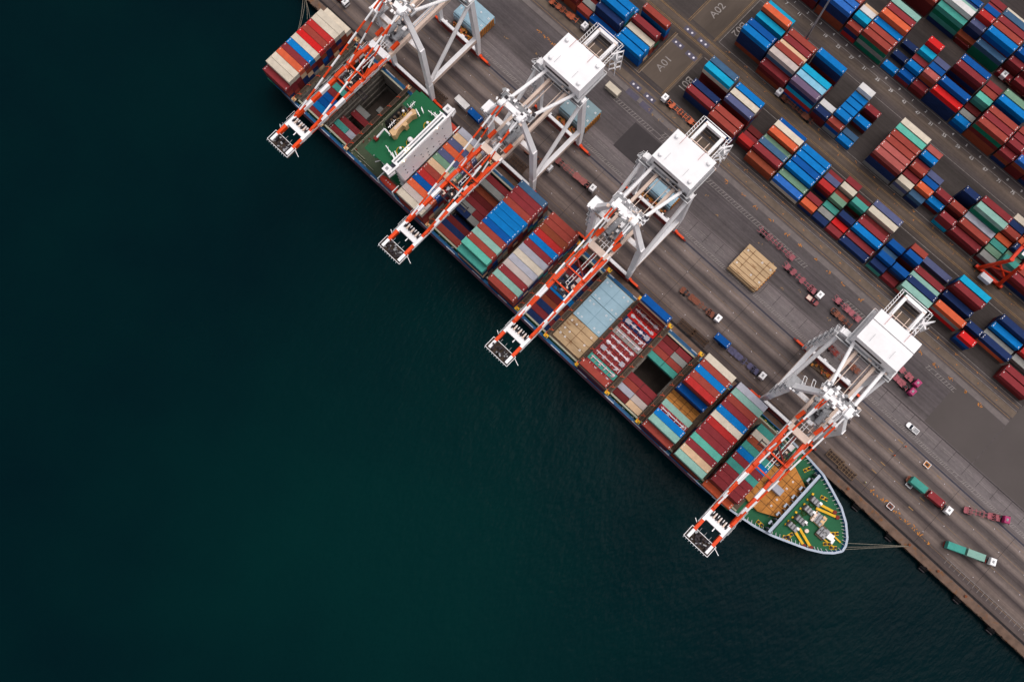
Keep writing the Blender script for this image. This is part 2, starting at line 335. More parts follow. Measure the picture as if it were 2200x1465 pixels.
# small white floor studs on the apron
for x in range(-180, 160, 11):
    for y, o in ((85.4, 0), (91.8, 4), (97.9, 1), (103.0, 6)):
        b.cyl((x+o, y, z1-.004), (x+o, y, z1+.01), .14, mat('bright_stud', srgb(214, 206, 214), .4), 6)
struct(b, 'road_markings')
def letters(txts, name):
    mb = MB()
    for txt, x, y, size, rz, m_ in txts:
        c = bpy.data.curves.new('t', 'FONT'); c.body = txt; c.size = size; c.align_x = 'CENTER'; c.align_y = 'CENTER'; c.offset = size*.002
        o = bpy.data.objects.new('t', c); COL.objects.link(o); bpy.context.view_layer.update()
        me = bpy.data.meshes.new_from_object(o); cs, sn = math.cos(rz), math.sin(rz)
        mb.add([(x+v.co.x*cs-v.co.y*sn, y+v.co.x*sn+v.co.y*cs, .02) for v in me.vertices], [tuple(p.vertices) for p in me.polygons], m_)
        bpy.data.objects.remove(o); bpy.data.curves.remove(c); bpy.data.meshes.remove(me)
    struct(mb, name)
T = [('A01', -74.3, 151.5, 4.2, R(90), wp), ('A02', -74.0, 181.3, 4.2, R(90), wp), ('B01', -63.1, 151.0, 4.2, R(-90), wp), ('B02', -63.0, 181.2, 4.2, R(-90), wp)]
wp2 = mat('bright_number_paint', srgb(196, 190, 188), .8)
for i in range(-2, 18):
    T.append((str(7+4*i if 7+4*i > 0 else 3), -57.0+6.4*i, 201.4, 1.7, R(0), wp2)); T.append((str(abs(i) % 9+1), -55.0+6.4*i, 204.0, 1.5, R(0), wp2))
letters(T, 'painted_lettering')

# ------------------------------------------------------------------ container meshes (shared by all copies)
CW, CH = 2.44, 2.59
def corr(mb, axis_len, y, z0, z1, out, m, n):
    """corrugated long wall in the x direction"""
    vs = []; fs = []; x0 = -axis_len/2; step = axis_len/n; d = .05*out
    pts = []
    for i in range(n):
        a = x0+i*step; pts += [(a, 0), (a+step*.35, 0), (a+step*.5, -d), (a+step*.85, -d)]
    pts.append((x0+axis_len, 0))
    for x, o in pts: vs += [(x, y+o, z0), (x, y+o, z1)]
    for i in range(len(pts)-1):
        q = (2*i, 2*i+2, 2*i+3, 2*i+1); fs.append(q if out < 0 else q[::-1])
    mb.add(vs, fs, m)
def cont_meshes(L, reefer):
    p = None; hx, hy = L/2, CW/2; n = 11 if L < 8 else 22
    body = MB(); zr = CH-.10
    for s in (-1, 1):
        corr(body, L-.3, s*(hy-.05), .16, zr, s, p, n)
        body.bb(-hx+.15, hx-.15, s*hy-.03-.05*s, s*hy+.03-.05*s+.0, 0, .16, p)      # bottom rail
        body.bb(-hx+.15, hx-.15, s*(hy-.06)-.05, s*(hy-.06)+.05, zr, CH-.012, p)     # top rail
    for sx in (-1, 1):
        for sy in (-1, 1): body.bb(sx*hx, sx*(hx-.16), sy*hy, sy*(hy-.16), 0, CH, p)   # posts
    body.bb(-hx+.02, -hx+.1, -hy+.16, hy-.16, .05, CH-.03, p)
    body.bb(-hx+.1, hx-.1, -hy+.1, hy-.1, .05, .14, p)
    roof = MB(); k = n
    ys = hy-.11
    x = -hx+.12; st = (L-.24)/k
    zt = CH-.05; ch = .0
    for i in range(k):
        a = x+i*st
        roof.add([(a, -ys, zt), (a+st*.3, -ys, zt), (a+st*.3, ys, zt), (a, ys, zt)], [(0, 1, 2, 3)], p)
        roof.add([(a+st*.3, -ys, zt), (a+st*.5, -ys, zt+.02), (a+st*.5, ys, zt+.02), (a+st*.3, ys, zt)], [(0, 1, 2, 3)], p)
        roof.add([(a+st*.5, -ys, zt+.02), (a+st*.8, -ys, zt+.02), (a+st*.8, ys, zt+.02), (a+st*.5, ys, zt+.02)], [(0, 1, 2, 3)], p)
        roof.add([(a+st*.8, -ys, zt+.02), (a+st, -ys, zt), (a+st, ys, zt), (a+st*.8, ys, zt+.02)], [(0, 1, 2, 3)], p)
    for sx in (-1, 1): roof.bb(sx*hx*.995, sx*(hx-.3), -hy+.16, hy-.16, CH-.12, CH-.015, p)
    if not reefer:
        mk = mat('stencil_white', srgb(222, 214, 210), .6)
        for sx, sy in ((1, -.5), (1, .45), (-1, .5)): roof.box((sx*(hx-.5), sy, CH-.018), (.22, .5, .02), mk)
    else:
        for sx in (-1, 1):
            for sy in (-1, 1): pass
    doors = MB()
    for s in (-1, 1): pass
    def door(s):
        d = MB(); d.bb(hx-.10, hx-.04, s*.02, s*(hy-.17), .12, CH-.12, p)
        for y in (.35, .85): d.bb(hx-.035, hx+.005, s*y-.02, s*y+.02, .14, CH-.14, grey)
        return d
    castings = body
    for sx in (-1, 1):
        for sy in (-1, 1):
            for z in (.0, CH-.118):
                castings.bb(sx*(hx+.006), sx*(hx-.178), sy*(hy+.006), sy*(hy-.162), z-.003, z+.121, grey if not reefer else p)
    return [('body', body), ('roof', roof), ('door', door(-1)), ('door', door(1))]
CM = {}
for Lk, L_ in ((40, 12.19), (20, 6.06)):
    for rf in (False, True):
        out = []
        for nm, mb in cont_meshes(L_, rf):
            mb.ms = [x if x is not None else _M['paint_red'] for x in mb.ms]
            out.append((nm, mb.mesh(nm)))
        CM[(Lk, rf)] = out
def container(label, group, colour, L, x, y, z, rz=0.0, hs=1.0, flip=False, cat='container', name='shipping_container'):
    o = thing(name, label, cat, (x, y, z), rz+(math.pi if flip else 0), group); o.scale = (1, 1, hs)
    pm = P(colour)
    for nm, me in CM[(L, colour in REEFER)]:
        c = bpy.data.objects.new(nm, me); COL.objects.link(c); c.parent = o
        for i, s in enumerate(c.material_slots):
            if me.materials[i].name == 'paint_red': s.link = 'OBJECT'; s.material = pm
    return o
ORD = ['first', 'second', 'third', 'fourth', 'fifth', 'sixth', 'seventh', 'eighth', 'ninth', 'tenth', 'eleventh', 'twelfth', 'thirteenth', 'fourteenth', 'fifteenth', 'sixteenth', 'seventeenth', 'eighteenth', 'nineteenth', 'twentieth', 'twenty-first', 'twenty-second', 'twenty-third', 'twenty-fourth']
# every container: (block key, bay index, row index, tier from top, colour, L, x, y, z, hscale, group, label)
ALL = []
# ---- yard.  slot pitch 6.5 m, row pitch 2.85 m
SX = lambda s: -60.3+6.5*s
YB = {'near': (143.6, 'nearest the quay', 0), 'mid': (172.5, 'beyond the first lane', 1), 'far': (206.0, 'beyond the numbered line', 2), 'last': (232.5, 'in the top right corner', 3)}
AB = dict(mr='maroon', dr='dark red', br='brick red', rd='red', bR='bright red', og='orange', rb='rust brown', sa='salmon', bb='bright blue', bl='blue', rl='royal blue', nv='navy', sl='slate blue', cy='cyan', pb='pale blue',
          gb='grey blue', te='teal', pt='pale teal', gn='green', sg='sage green', cr='cream', be='beige', wh='white', gy='grey', lg='lavender grey', pg='pink grey', mv='mauve', mi='mint')
# block, first slot, length, rows: 'row:colours top down'
YARD = '''
near -10 20 0:gn,dr,dr 1:dr,br 2:mr,nv 3:bl,mr
near -9 20 0:br,dr,rb,rb 1:mr,rd,br 2:mr,dr 3:dr,nv
near -8 20 0:br,bl 1:gy,dr 2:dr 3:mr,nv
near -7 40 0:bl,cr 1:nv,nv,dr,mr 2:bb,bb,te,gy,nv 3:bb,cy,og,be,dr 4:bb,bl,bb
near -5 40 0:bb,bl,bl 1:bb,bb,be 2:cr,rb,br 3:mr,dr,gn,dr 5:br,bb,bl,mr
near 0 40 1:mr,nv,nv 2:nv,nv,dr 4:cy,cr,dr,dr,mr 5:gb,gy,mr,dr,nv
near 2 40 0:br,dr,bl,mr 1:br,mr,mr,dr 3:sl,dr,dr,mr 4:cr,gy,dr,bl 5:bb,br,gy,mr
near 4 20 1:rd,dr 2:mr 3:dr
near 5 40 0:rb,rb 1:mr,rb,dr 2:gb,nv,dr 3:sg,gy 4:og,rd,mr 5:cr,gy,br 6:bl,bl
near 7 40 0:rl,cr 1:sg,gy 2:bb,bl,nv 3:bl,nv,mr 4:bb,nv,dr 5:bb,bl,dr
near 9 20 0:og,nv 1:mr,dr 3:rd,dr,nv 4:sl,gy,dr 5:mr,dr
near 10 20 0:nv 1:gy 2:te 3:sg,dr 4:br 5:cr,gy 6:mr,nv
near 11 20 0:mr 1:bR 2:nv,dr 4:te,gn,dr 5:dr,mr
near 12 40 0:nv 1:mr 2:bb,nv 3:mr,rd 4:dr 5:cr,pg 6:sl,nv
near 14 20 0:nv,te 1:bl,nv,mr 2:gb,nv 3:bl,nv,dr
near 15 20 0:mr 1:bl,nv,rb 3:bl,nv,dr,dr 4:br,dr,nv,dr
near 16 40 0:pt,sg,br 1:nv,nv,mr 2:pt,te 3:mr,dr 5:sl
near 18 40 1:og,gy,bR 3:nv,nv 4:mr,dr,dr,mr 5:cy,bl,nv,bl
near 20 20 0:bR,bl,nv 2:nv,dr
near 21 40 2:nv,og 3:gy 4:bb,nv 5:nv,nv,dr
near 23 40 0:mr,dr 1:mr,dr 3:gy 4:rd,mr 5:mr,dr
mid -9 40 0:mr,nv,dr,dr 1:dr,dr,nv 2:dr,mr,nv
mid -11 40 0:dr,bl,dr 1:mr,dr
mid 0 40 1:bb,nv,nv,nv,rb 2:bl,bl,nv,mr,dr 4:cy,bb,nv,mr 5:og,dr,og,mr,nv 6:cy,gy,bb,bl
mid 2 40 0:mr,dr,rb 1:pg,gb,rd,rb,nv 2:br,gy,mr,dr,nv 3:be,gy,mr,dr 4:mr,dr,nv,mr 5:br,rb,dr,nv
mid 4 40 0:mv,nv,cy,rd,bl 1:pb,gy,dr,nv,mr 2:cy,cr,dr,nv,bl 3:dr,mr 4:dr 5:bb,nv,nv,dr,nv
mid 6 20 0:nv,dr,dr 1:wh,pg,nv
mid 7 20 0:br,bl,gy 1:bb,nv,gy,dr 2:bb,nv,dr,mr 3:bb,bl,nv,dr 4:bb,gy,nv,mr 5:wh,gy,be,dr,nv
mid 8 20 0:bb 1:gb 3:bb,dr 5:mr,dr
mid 10 40 0:sa,dr,nv,nv,gy 1:sa,mr,dr,nv,dr 2:br,mr,dr,dr,nv 3:br,dr,mr,nv,dr 4:mi,te,dr,mr,nv 5:cr,gy,dr,mr,dr
mid 12 20 0:cr,sl,gy 1:mr,dr,nv 2:br,dr,rb,nv 3:mr,nv,dr 4:bb,nv,dr,mr 5:sa,mr,dr,nv
mid 13 20 0:gb,nv 1:og,br,rb 2:bl,nv,dr 3:sl,nv,mr
mid 14 20 1:bb,dr 2:mr,dr,nv
mid 15 20 0:mr,mr,cy 2:br,dr,dr 4:nv,nv,nv,nv
mid 16 40 0:mr,dr 1:br,dr,mr 2:lg,gy,dr 3:pt,gn,te,dr,mr 4:mr,dr,nv,mr,dr
mid 18 20 0:gy,dr 1:sg,te 2:te,pt 3:og,dr 4:br,dr,mr 5:nv,nv,dr 6:cr,be,dr
mid 19 20 0:dr 1:te,pt,gy 2:sg,te 3:nv,mr,dr 4:og,dr,mr 5:br,dr,nv 6:nv,mr,dr
mid 20 40 0:mr,dr,nv 1:br,mr,dr 2:mr,dr,nv 3:br,og,dr
mid 22 40 0:nv,nv 1:nv,dr 2:bl,nv
far 2 40 0:rl,nv,nv,rb,rb 1:rl,nv,dr,mr,nv 2:sa,mr,dr,nv,dr 3:og,mr,dr,nv,mr
far 0 40 0:nv,dr,dr 1:nv,mr,dr 2:gn,dr,mr 3:mr,dr,bl
far 4 20 0:br,nv,rd 1:cy,bl,nv,dr 2:wh,gy,nv,dr 3:be,dr,mr 4:te
far 5 40 0:br,gn,gy,gn 1:br,mr,dr,nv 2:bb,nv,mr,dr 3:og,og,dr,mr,nv 4:mr,dr,nv,mr,dr 5:pt,te,dr,mr,nv
far 7 20 0:bb 2:nv 4:nv
far 8 20 0:bl,mr 1:bb,nv,mr 2:mr,dr,nv 3:cy,te,bl,nv 4:bR,rd,nv,dr,mr
far 9 20 0:mr,dr 1:sa,rb,nv,dr 2:bl,nv,dr,mr 3:sl,nv,dr,nv
far 10 40 0:bR,nv,nv,nv 1:bl,nv,nv,dr,mr 4:mr,dr,nv,dr,mr 5:bl,nv,mr,dr,nv
far 12 20 0:bb,bl 1:gy,dr 2:dr,mr 3:mi,te,dr,mr 4:br,dr,nv,mr 5:mr,nv,dr,mr
far 13 40 0:br,gn,dr,rb,rb 1:mr,dr,mr,dr,nv 2:br,mr,dr,nv,dr 4:bb,bl,sg,gn,dr 5:sg,dr,nv,mr,dr
far 15 20 0:mr,rb,nv 1:mr,dr,mr,nv 2:mr,dr,nv,mr 3:br,dr,mr,nv
far 16 20 0:rl,rb,dr,dr 1:mr,dr,nv 2:mr,dr,dr 3:nv,mr,dr
far 17 20 0:cy,dr,nv 1:mr,nv,dr 2:te,dr,mr 3:mr,br,dr
far 18 20 0:be,bl,mr 1:mr,dr 2:nv,dr
last 3 40 0:mr,dr,nv 1:mr,dr,dr
last 5 40 0:br,dr,dr,dr 1:dr,rd,nv,mr 2:sg,dr,mr
last 7 40 0:te,gn,te,nv 1:wh,gy,rd,dr,nv 2:pt,sg,dr,mr 3:nv,dr,mr 4:bl,dr,mr
last 9 20 0:dr 1:sl,nv,nv,dr 2:rd,bR,mr,dr,nv 3:bl,nv,dr,mr,dr 4:mr,dr,nv,mr 5:mr,nv,dr,mr
last 10 40 0:gb,gn,gn 1:bb,bl,dr,mr,nv 2:br,dr,mr,nv,dr 3:mr,dr,nv,mr,dr 4:gb,nv,gb,dr,mr 5:cr,gy,mr,dr
last 12 20 0:mr 1:mr,dr,dr 2:bl,nv,nv,mr 3:bl,dr,mr,nv
last 13 40 0:mr,dr 1:dr,mr,nv 2:mr,dr,nv
'''
bays = {}
for ln in YARD.strip().splitlines():
    w_ = ln.split(); bk, s, L = w_[0], int(w_[1]), int(w_[2]); y0, where, _ = YB[bk]
    bays.setdefault(bk, []).append(s)
for bk in bays: bays[bk].sort()
BN = {'near': 'first yard block from the quay', 'mid': 'second yard block from the quay', 'far': 'third yard block from the quay', 'last': 'yard block in the top right corner'}
for ln in YARD.strip().splitlines():
    w_ = ln.split(); bk, s, L = w_[0], int(w_[1]), int(w_[2]); y0 = YB[bk][0]
    Lm = 12.19 if L == 40 else 6.06
    for e in w_[3:]:
        k, cs = e.split(':'); k = int(k); cs = cs.split(','); n = len(cs)
        for t, c in enumerate(cs):
            ALL.append(dict(b=bk, s=s, k=k, t=t, n=n, c=AB[c], L=L, x=SX(s)+Lm/2, y=y0+2.85*k+CW/2, z=(n-1-t)*2.6, hs=1.0, yard=True, lvl=n-1-t, s1=s+(2 if L == 40 else 1), bay=bays[bk].index(s)))
# ---- ship: rows 2.53 m, row 0 on the quay side
YS = lambda k: 76.2-2.53*(k+1)+.045
SHIP = [ # key, x of after end, z of the stack top, tiers, height scale, place words, rows
 ('A', -174.6, 18.4, 4, 1.0, 'stern stack', '0:cr-1 1:cr 2:cr 3:rd 4:br 5:bR 6:cr 7:bb 8:mr 9:og 10:cr 11:cr 12:mr-1', {3: 'br,bl,mr', 0: 'mr,rd,gn'}),
 ('C', -105.2, 20.0, 4, 1.08, 'stack just ahead of the bridge', '0:lg 1:be 2:sl 3:og 4:sl 5:sg 6:be 7:br 8:rd 9:bl 10:og 11:pg 12:cr', {}),
 ('E', -75.9, 22.6, 5, 1.06, 'stack right of the open hold', '0:gb 1:mr 2:mr 3:br 4:bb 5:bb 6:bb 7:bl 8:br 9:pt 10:br 11:mi 12:te-1', {}),
 ('G', -61.2, 18.6, 4, 1.0, 'stack left of the third crane boom', '0:br 1:br 2:rb 3:rd 4:bb 5:mr 6:lg 7:cr 8:lg 9:pg 10:mr 11:pt 12:br', {}),
 ('F', -18.3, 21.4, 5, 1.0, 'flat rack bay', '0:bl 12:br', {}),
 ('L', 10.8, 20.0, 4, 1.12, 'bay behind the black gap', '0:cr 1:br 2:bb 3:br 4:rd 5:bl-2 8:pt-2 10:bb 11:pt 12:br-1', {}),
 ('B', 24.9, 19.8, 4, 1.1, 'largest stack near the bow', '0:lg 1:pt 2:br 3:mr 4:bb 5:cr 6:rd 7:mr 8:mr 9:mi 10:mr 11:be 12:pt', {}),
 ('M', 39.3, 17.0, 3, 1.08, 'last stack before the bow', '2:te 3:cr 4:rb 5:te 6:bb 7:mr 8:te 9:mr 10:mr 11:mr 12:og-3', {}),
]
rr = random.Random(11)
pool = ['maroon', 'dark red', 'navy', 'brick red', 'blue', 'teal', 'grey', 'rust brown', 'dark red', 'navy', 'beige']
for key, x0, zt, n, hs_, words, rows, under in SHIP:
    for e in rows.split():
        k, c = e.split(':'); k = int(k); drop = 0
        if '-' in c: c, d_ = c.split('-'); drop = int(d_)
        nn = n-drop; hh = 2.6*hs_
        if key == 'M' and k == 12: nn = 1
        for t in range(max(nn, 1)):
            cc = AB[c] if t == 0 else rr.choice(pool)
            if key == 'M' and k == 12: z = 8.2
            else: z = zt-hh*(drop+t+1)
            yy = YS(k)+CW/2
            if z < 7.5: continue
            ALL.append(dict(b='ship'+key, s=x0, k=k, t=t, n=nn, c=cc, L=40, x=x0+6.1, y=yy, z=z, hs=hs_, yard=False, words=words, bay=0, hh=hh, off=drop+t))
# containers down in the holds (z = top)
def hold(key, words, rows, ztop, x0):
    for k, half, c, dz in rows:
        if half == 'f': L, xx = 40, x0+6.1
        else: L, xx = 20, x0+(3.05 if half == 'a' else 9.2)
        hold_rows = 12
        ALL.append(dict(b='hold'+key, s=x0, k=k, t=0, n=1, c=c, L=L, x=xx, y=YS(k)+CW/2, z=ztop-2.6-dz, hs=1.0, yard=False, words=words, bay=0, hold=True, half=half, off=0))
hold('D', 'hold left of the blue-topped stack', [(1, 'f', 'maroon', 0), (2, 'f', 'grey', 0), (3, 'f', 'rust brown', 2.6), (4, 'f', 'dark red', 2.6), (5, 'f', 'maroon', 2.6), (6, 'a', 'grey', 2.6), (6, 'b', 'maroon', 2.6), (7, 'a', 'navy', 2.6), (7, 'b', 'grey', 2.6), (8, 'f', 'navy', 7.8), (9, 'f', 'dark red', 2.6), (10, 'f', 'navy', 1), (11, 'f', 'brick red', 0)], 6.5, -91.0)
hold('I', 'hold under the third crane boom', [(1, 'f', 'dark red', 5), (2, 'f', 'navy', 5), (3, 'f', 'maroon', 5.2), (4, 'f', 'navy', 5.2), (5, 'a', 'dark red', 5.2), (5, 'b', 'navy', 5.2), (6, 'f', 'bright blue', 5.2), (7, 'f', 'dark red', 5.2), (8, 'f', 'rust brown', 5.2), (9, 'f', 'navy', 2.6), (10, 'f', 'maroon', 2.6), (11, 'f', 'navy', 2.6)], 7.0, -46.8)
hold('K', 'hold right of the flat rack bay', [(0.9, 'a', 'dark red', 0), (0.9, 'b', 'maroon', 0), (1.9, 'a', 'maroon', 0), (1.9, 'b', 'grey', 0), (2.9, 'a', 'brick red', 0), (2.9, 'b', 'brick red', 0), (3.9, 'a', 'teal', 0), (3.9, 'b', 'teal', 0), (8, 'a', 'maroon', 0), (8, 'b', 'maroon', 0), (9, 'a', 'brick red', 0), (9, 'b', 'maroon', 0), (10, 'a', 'lavender grey', 0), (10, 'b', 'pink grey', 0), (11, 'a', 'dark red', 0), (11, 'b', 'beige', 0)], 7.0, -3.9)
hold('P', 'aft hold under the first crane boom', [(4, 'f', 'grey', 9), (5, 'f', 'maroon', 5.5), (6, 'f', 'teal', 5.5), (7, 'a', 'maroon', 5.5), (8, 'f', 'blue', 5.5), (9, 'f', 'blue', 5.5), (10, 'f', 'bright blue', 5.5), (11, 'f', 'maroon', 5.5)], 6.5, -160.5)
hold('Q', 'aft hold beside the bridge', [(4, 'b', 'grey', 7), (6, 'a', 'grey', 7), (7, 'f', 'maroon', 7), (9, 'f', 'maroon', 4), (10, 'a', 'teal', 2.6), (10, 'b', 'lavender grey', 2.6), (11, 'f', 'maroon', 2.6)], 6.5, -146.6)
# ---- which containers are individuals: the 300 that show largest; the rest go into one object
occ = {}
for c in ALL:
    if c['yard']:
        for s in range(c['s'], c['s1']): occ[(c['b'], s, c['k'], c['lvl'])] = 1
def score(c):
    cx_, cy_ = c['x'], c['y']; top = 2.44 if c['t'] == 0 else 0
    Lm = 12.19 if c['L'] == 40 else 6.06
    q = 0
    if c['yard']:
        if not any(occ.get((c['b'], s, c['k']-1, c['lvl'])) for s in range(c['s'], c['s1'])): q += 2.6*cy_/H
        e = 2.6*abs(cx_)/H*2.44/Lm
        sn = c['s']-1 if cx_ > 0 else c['s1']
        if not occ.get((c['b'], sn, c['k'], c['lvl'])): q += e
    else:
        q += .15*(c['t'] > 0)+(2.6*abs(cx_)/H*2.44/Lm if c['t'] > 0 and c['b'] in ('shipA',) else 0)
    p = Vector((cx_, cy_, c['z']-H)); v = Vector((p.dot(_right), p.dot(_down), p.dot(_fwd))); px, py = CX+F_PX*v.x/v.z, CY+F_PX*v.y/v.z
    c['px'], c['py'] = px, py
    if px > 2230 or py < -25: return .01*(top+q)
    return (top+q)*Lm
for c in ALL: c['score'] = score(c)
ALL.sort(key=lambda c: -c['score'])
ind, rest = ALL[:284], ALL[284:]
print('CONTAINERS', len(ALL), 'min indiv score', ind[-1]['score'], 'next', rest[0]['score'])
GRP = {'near': 'containers stacked in the yard', 'mid': 'containers stacked in the yard', 'far': 'containers stacked in the yard', 'last': 'containers stacked in the yard'}
for c in ind:
    ln = 'long' if c['L'] == 40 else 'short'
    if c['yard']:
        tier = '' if c['t'] == 0 else ', %s from top' % ORD[c['t']]
        lab = '%s %s container, %s row, %s bay, %s%s' % (c['c'], ln, ORD[c['k']], ORD[c['bay']], BN[c['b']], tier)
        if len(lab.split()) > 16: lab = lab.replace(' from the quay', '')
        g = 'containers stacked in the yard'
    elif c.get('hold'):
        lab = '%s %s container, %s row from quay, %s%s' % (c['c'], ln, ORD[int(round(c['k']))], c['words'], {'f': '', 'a': ', stern end', 'b': ', bow end'}[c['half']]); g = 'containers down in the holds'
    else:
        tier = 'on top' if c['t'] == 0 else ORD[c['t']]+' down'
        lab = '%s container %s, %s row from quay, %s' % (c['c'], tier, ORD[c['k']], c['words']); g = 'containers stacked on the ship deck'
    if len(lab.split()) > 16: print('LONG', lab)
    container(lab, g, c['c'], c['L'], c['x'], c['y'], c['z'], hs=c['hs'], flip=(int(c['x']*7+c['y']) % 3 == 0))
b = MB()
for c in rest:
    Lm = 12.19 if c['L'] == 40 else 6.06; h_ = CH*c['hs']; pm = P(c['c'])
    b.bb(c['x']-Lm/2+.05, c['x']+Lm/2-.05, c['y']-CW/2+.05, c['y']+CW/2-.05, c['z']+.03, c['z']+h_-.03, pm)
    for sx in (-1, 1):
        for sy in (-1, 1): b.box((c['x']+sx*(Lm/2-.09), c['y']+sy*(CW/2-.09), c['z']+h_/2), (.18, .18, h_-.004), pm)
    k = 12 if c['L'] == 40 else 6
    for i in range(k):
        xx = c['x']-Lm/2+(i+.5)*Lm/k
        for sy in (-1, 1): b.box((xx, c['y']+sy*(CW/2-.05), c['z']+h_/2), (Lm/k*.45, .06, h_-.14), pm)
o = b.build('lower_containers', kind='stuff'); tag(o, 'lower container tiers hidden under and between the stacks in the yard and ship', 'containers')

# ------------------------------------------------------------------ the container ship
ship = thing('container_ship', 'long container ship with blue hull and green decks moored along the quay', 'ship')
YP, YQ = 43.4, 76.2          # port and quay-side edges
outl = [(-177, 50), (-177, 45.6), (-173, 44.2), (-160, YP), (38, YP), (45, 43.5), (49.6, 43.9), (56, 44.7), (62, 45.7), (67.6, 47.1), (74, 49.8), (79.3, 52.1), (83.6, 54.7), (86.3, 57.1), (87.9, 59.5),
        (87.6, 61.6), (86.3, 63.9), (82.7, 67.4), (78.3, 70.2), (72.7, 72.3), (66.8, 74.3), (60, 75.6), (52, YQ), (-160, YQ), (-173, 75.4), (-177, 74), (-177, 69)]
def deckz(x): return 5.2 if x < 50 else (5.2+(x-50)*.09 if x < 66 else 8.0)
b = MB(); n = len(outl)
def inset(p, f, zz):
    x, y = p; cy = 59.8
    if x > 40: t = (x-40)/48.0; return (40+(x-40)*(1-f*.16), cy+(y-cy)*(1-f*.45*t), zz)
    return (x, cy+(y-cy)*(1-f*.02), zz)
lv = [(1.0, -10, hull_red), (1.0, -3.0, hull_red), (.8, -1.6, hull_red), (0.0, None, hull_blue)]
rings = []
for f, zz, _ in lv: rings.append([inset(p, f, zz if zz is not None else (9.2 if p[0] > 66 else (deckz(p[0])+.9))) for p in outl])
for j in range(3):
    vs = rings[j]+rings[j+1]; fs = [(i, (i+1) % n, n+(i+1) % n, n+i) for i in range(n)]
    b.add(vs, fs, lv[j+1][2] if j < 2 else hull_blue)
b.add([(x, y, -10) for x, y, _ in rings[0]], [tuple(range(n))[::-1]], hull_red)
b.build('hull', ship)
# gunwale rail, red-brown under blue and white marks along the side
b = MB(); gm = mat('gunwale_white_blue', srgb(186, 178, 176), .6, n=(.5, .2), rust=.2)
for i in range(n-1):
    p, q = outl[i], outl[i+1]; zp = 9.2 if p[0] > 66 else deckz(p[0])+.9; zq = 9.2 if q[0] > 66 else deckz(q[0])+.9
    big = min(p[0], q[0]) > 44
    L_ = math.hypot(q[0]-p[0], q[1]-p[1])
    if L_ > 40:
        k = 46
        for j in range(k):
            a = Vector((*p, zp+.02)).lerp(Vector((*q, zq+.02)), j/k); c = Vector((*p, zp+.02)).lerp(Vector((*q, zq+.02)), (j+1)/k)
            b.beam(a, c, .32, .14, hullgrey if (j % 3 == 0) else hull_blue)
    else: b.beam((*p, zp+.02), (*q, zq+.02), .75 if big else .35, .2, hullgrey)
b.build('gunwale', ship)
b = MB()   # red-brown fender belting just outboard
for y in (YP-.15, YQ+.15): b.bb(-160, 38, y-.15, y+.15, 4.2, 4.8, hull_red)
for ya, yb in ((YP+.05, YP+.95), (YQ-.95, YQ-.05)): b.bb(-172, 38, ya, yb, 5.9, 6.05, hull_blue)
b.build('belting', ship)
# decks: openings over the holds
HOLDS = [(-160.6, -148.0), (-146.7, -134.6), (-91.0, -78.4), (-46.9, -34.8), (-3.9, 8.7)]
b = MB()
def deck(x0, x1, y0, y1, m, z=5.2): b.bb(x0, x1, y0, y1, z-.3, z, m)
xs = [-176.5]
for h in HOLDS: xs += list(h)
xs += [52]
for i in range(0, len(xs), 2): 
    if xs[i+1] > xs[i]: deck(xs[i], xs[i+1], YP+.1, YQ-.1, green_o if -135 < xs[i] < -130 else green_d)
for h in HOLDS:
    deck(h[0], h[1], YP+.1, 45.6, green_d); deck(h[0], h[1], 74.3, YQ-.1, green_d)
fp = [(52, YP+.4)]+[(x, y+.35) for x, y in outl if 52 < x < 67.5 and y < 60]+[(67.3, 47.4), (67.3, 73.6)]+[(x, y-.35) for x, y in outl if 52 < x < 67.5 and y > 60]+[(52, YQ-.4)]
b.prism(fp, 5.4, 6.3, green_d)
cf = Vector((74, 59.8))
bp = [(67.3, 47.6)]+[(x-.3, y+(.35 if y < 59.8 else -.35)) for x, y in outl if x > 67.7]+[(67.3, 73.5)]
b.prism(bp, 6.6, 8.0, green_d)
b.build('deck', ship)
# hold interiors
b = MB()
for hi, (x0, x1) in enumerate(HOLDS):
    zf = -9.5
    b.bb(x0, x1, 45.6, 74.3, zf-.3, zf, holddark)
    b.bb(x0-.2, x0, 45.6, 74.3, zf, 7.2, holdgrey); b.bb(x1, x1+.2, 45.6, 74.3, zf, 7.2, holdgrey)
    b.bb(x0-.2, x1+.2, 45.3, 45.6, zf, 7.4, holdgrey); b.bb(x0-.2, x1+.2, 74.3, 74.6, zf, 7.4, holdgrey)
    for k in range(12):
        y = 46.1+k*2.5
        for xx in (x0+.12, x1-.12): b.box((xx, y, -1.2), (.22, .22, 16), holdgrey)
    for z in (-6, -2, 2, 5):
        b.bb(x0+.002, x0+.5, 45.6, 74.3, z, z+.12, holdgrey); b.bb(x1-.5, x1-.002, 45.6, 74.3, z, z+.12, holdgrey)
b.build('hold_interior', ship)
b = MB()   # coamings as pale lines
cm_ = mat('pale_coaming', srgb(178, 172, 150), .7, rust=.25, n=(.8, .2))
for x0, x1 in HOLDS:
    for y in (45.2, 74.5): b.bb(x0, x1, y-.3, y+.3, 7.41, 7.6, cm_)
for x0, x1 in ((-108, -92), (-78, -47), (-34, -19.5), (-19, -4.5), (10, 54)):
    for y in (45.2, 74.5): b.bb(x0, x1, y-.25, y+.25, 5.2, 7.4, cm_)
    b.bb(x0, x1, 45.5, 74.2, 6.2, 7.35, steelbrown)
b.bb(-161.5, -161, 45.5, 74.2, 5.2, 7.4, cm_); b.bb(-176, -161.5, 46, 74, 6.2, 7.35, steelbrown)
b.build('hatch_coaming', ship)
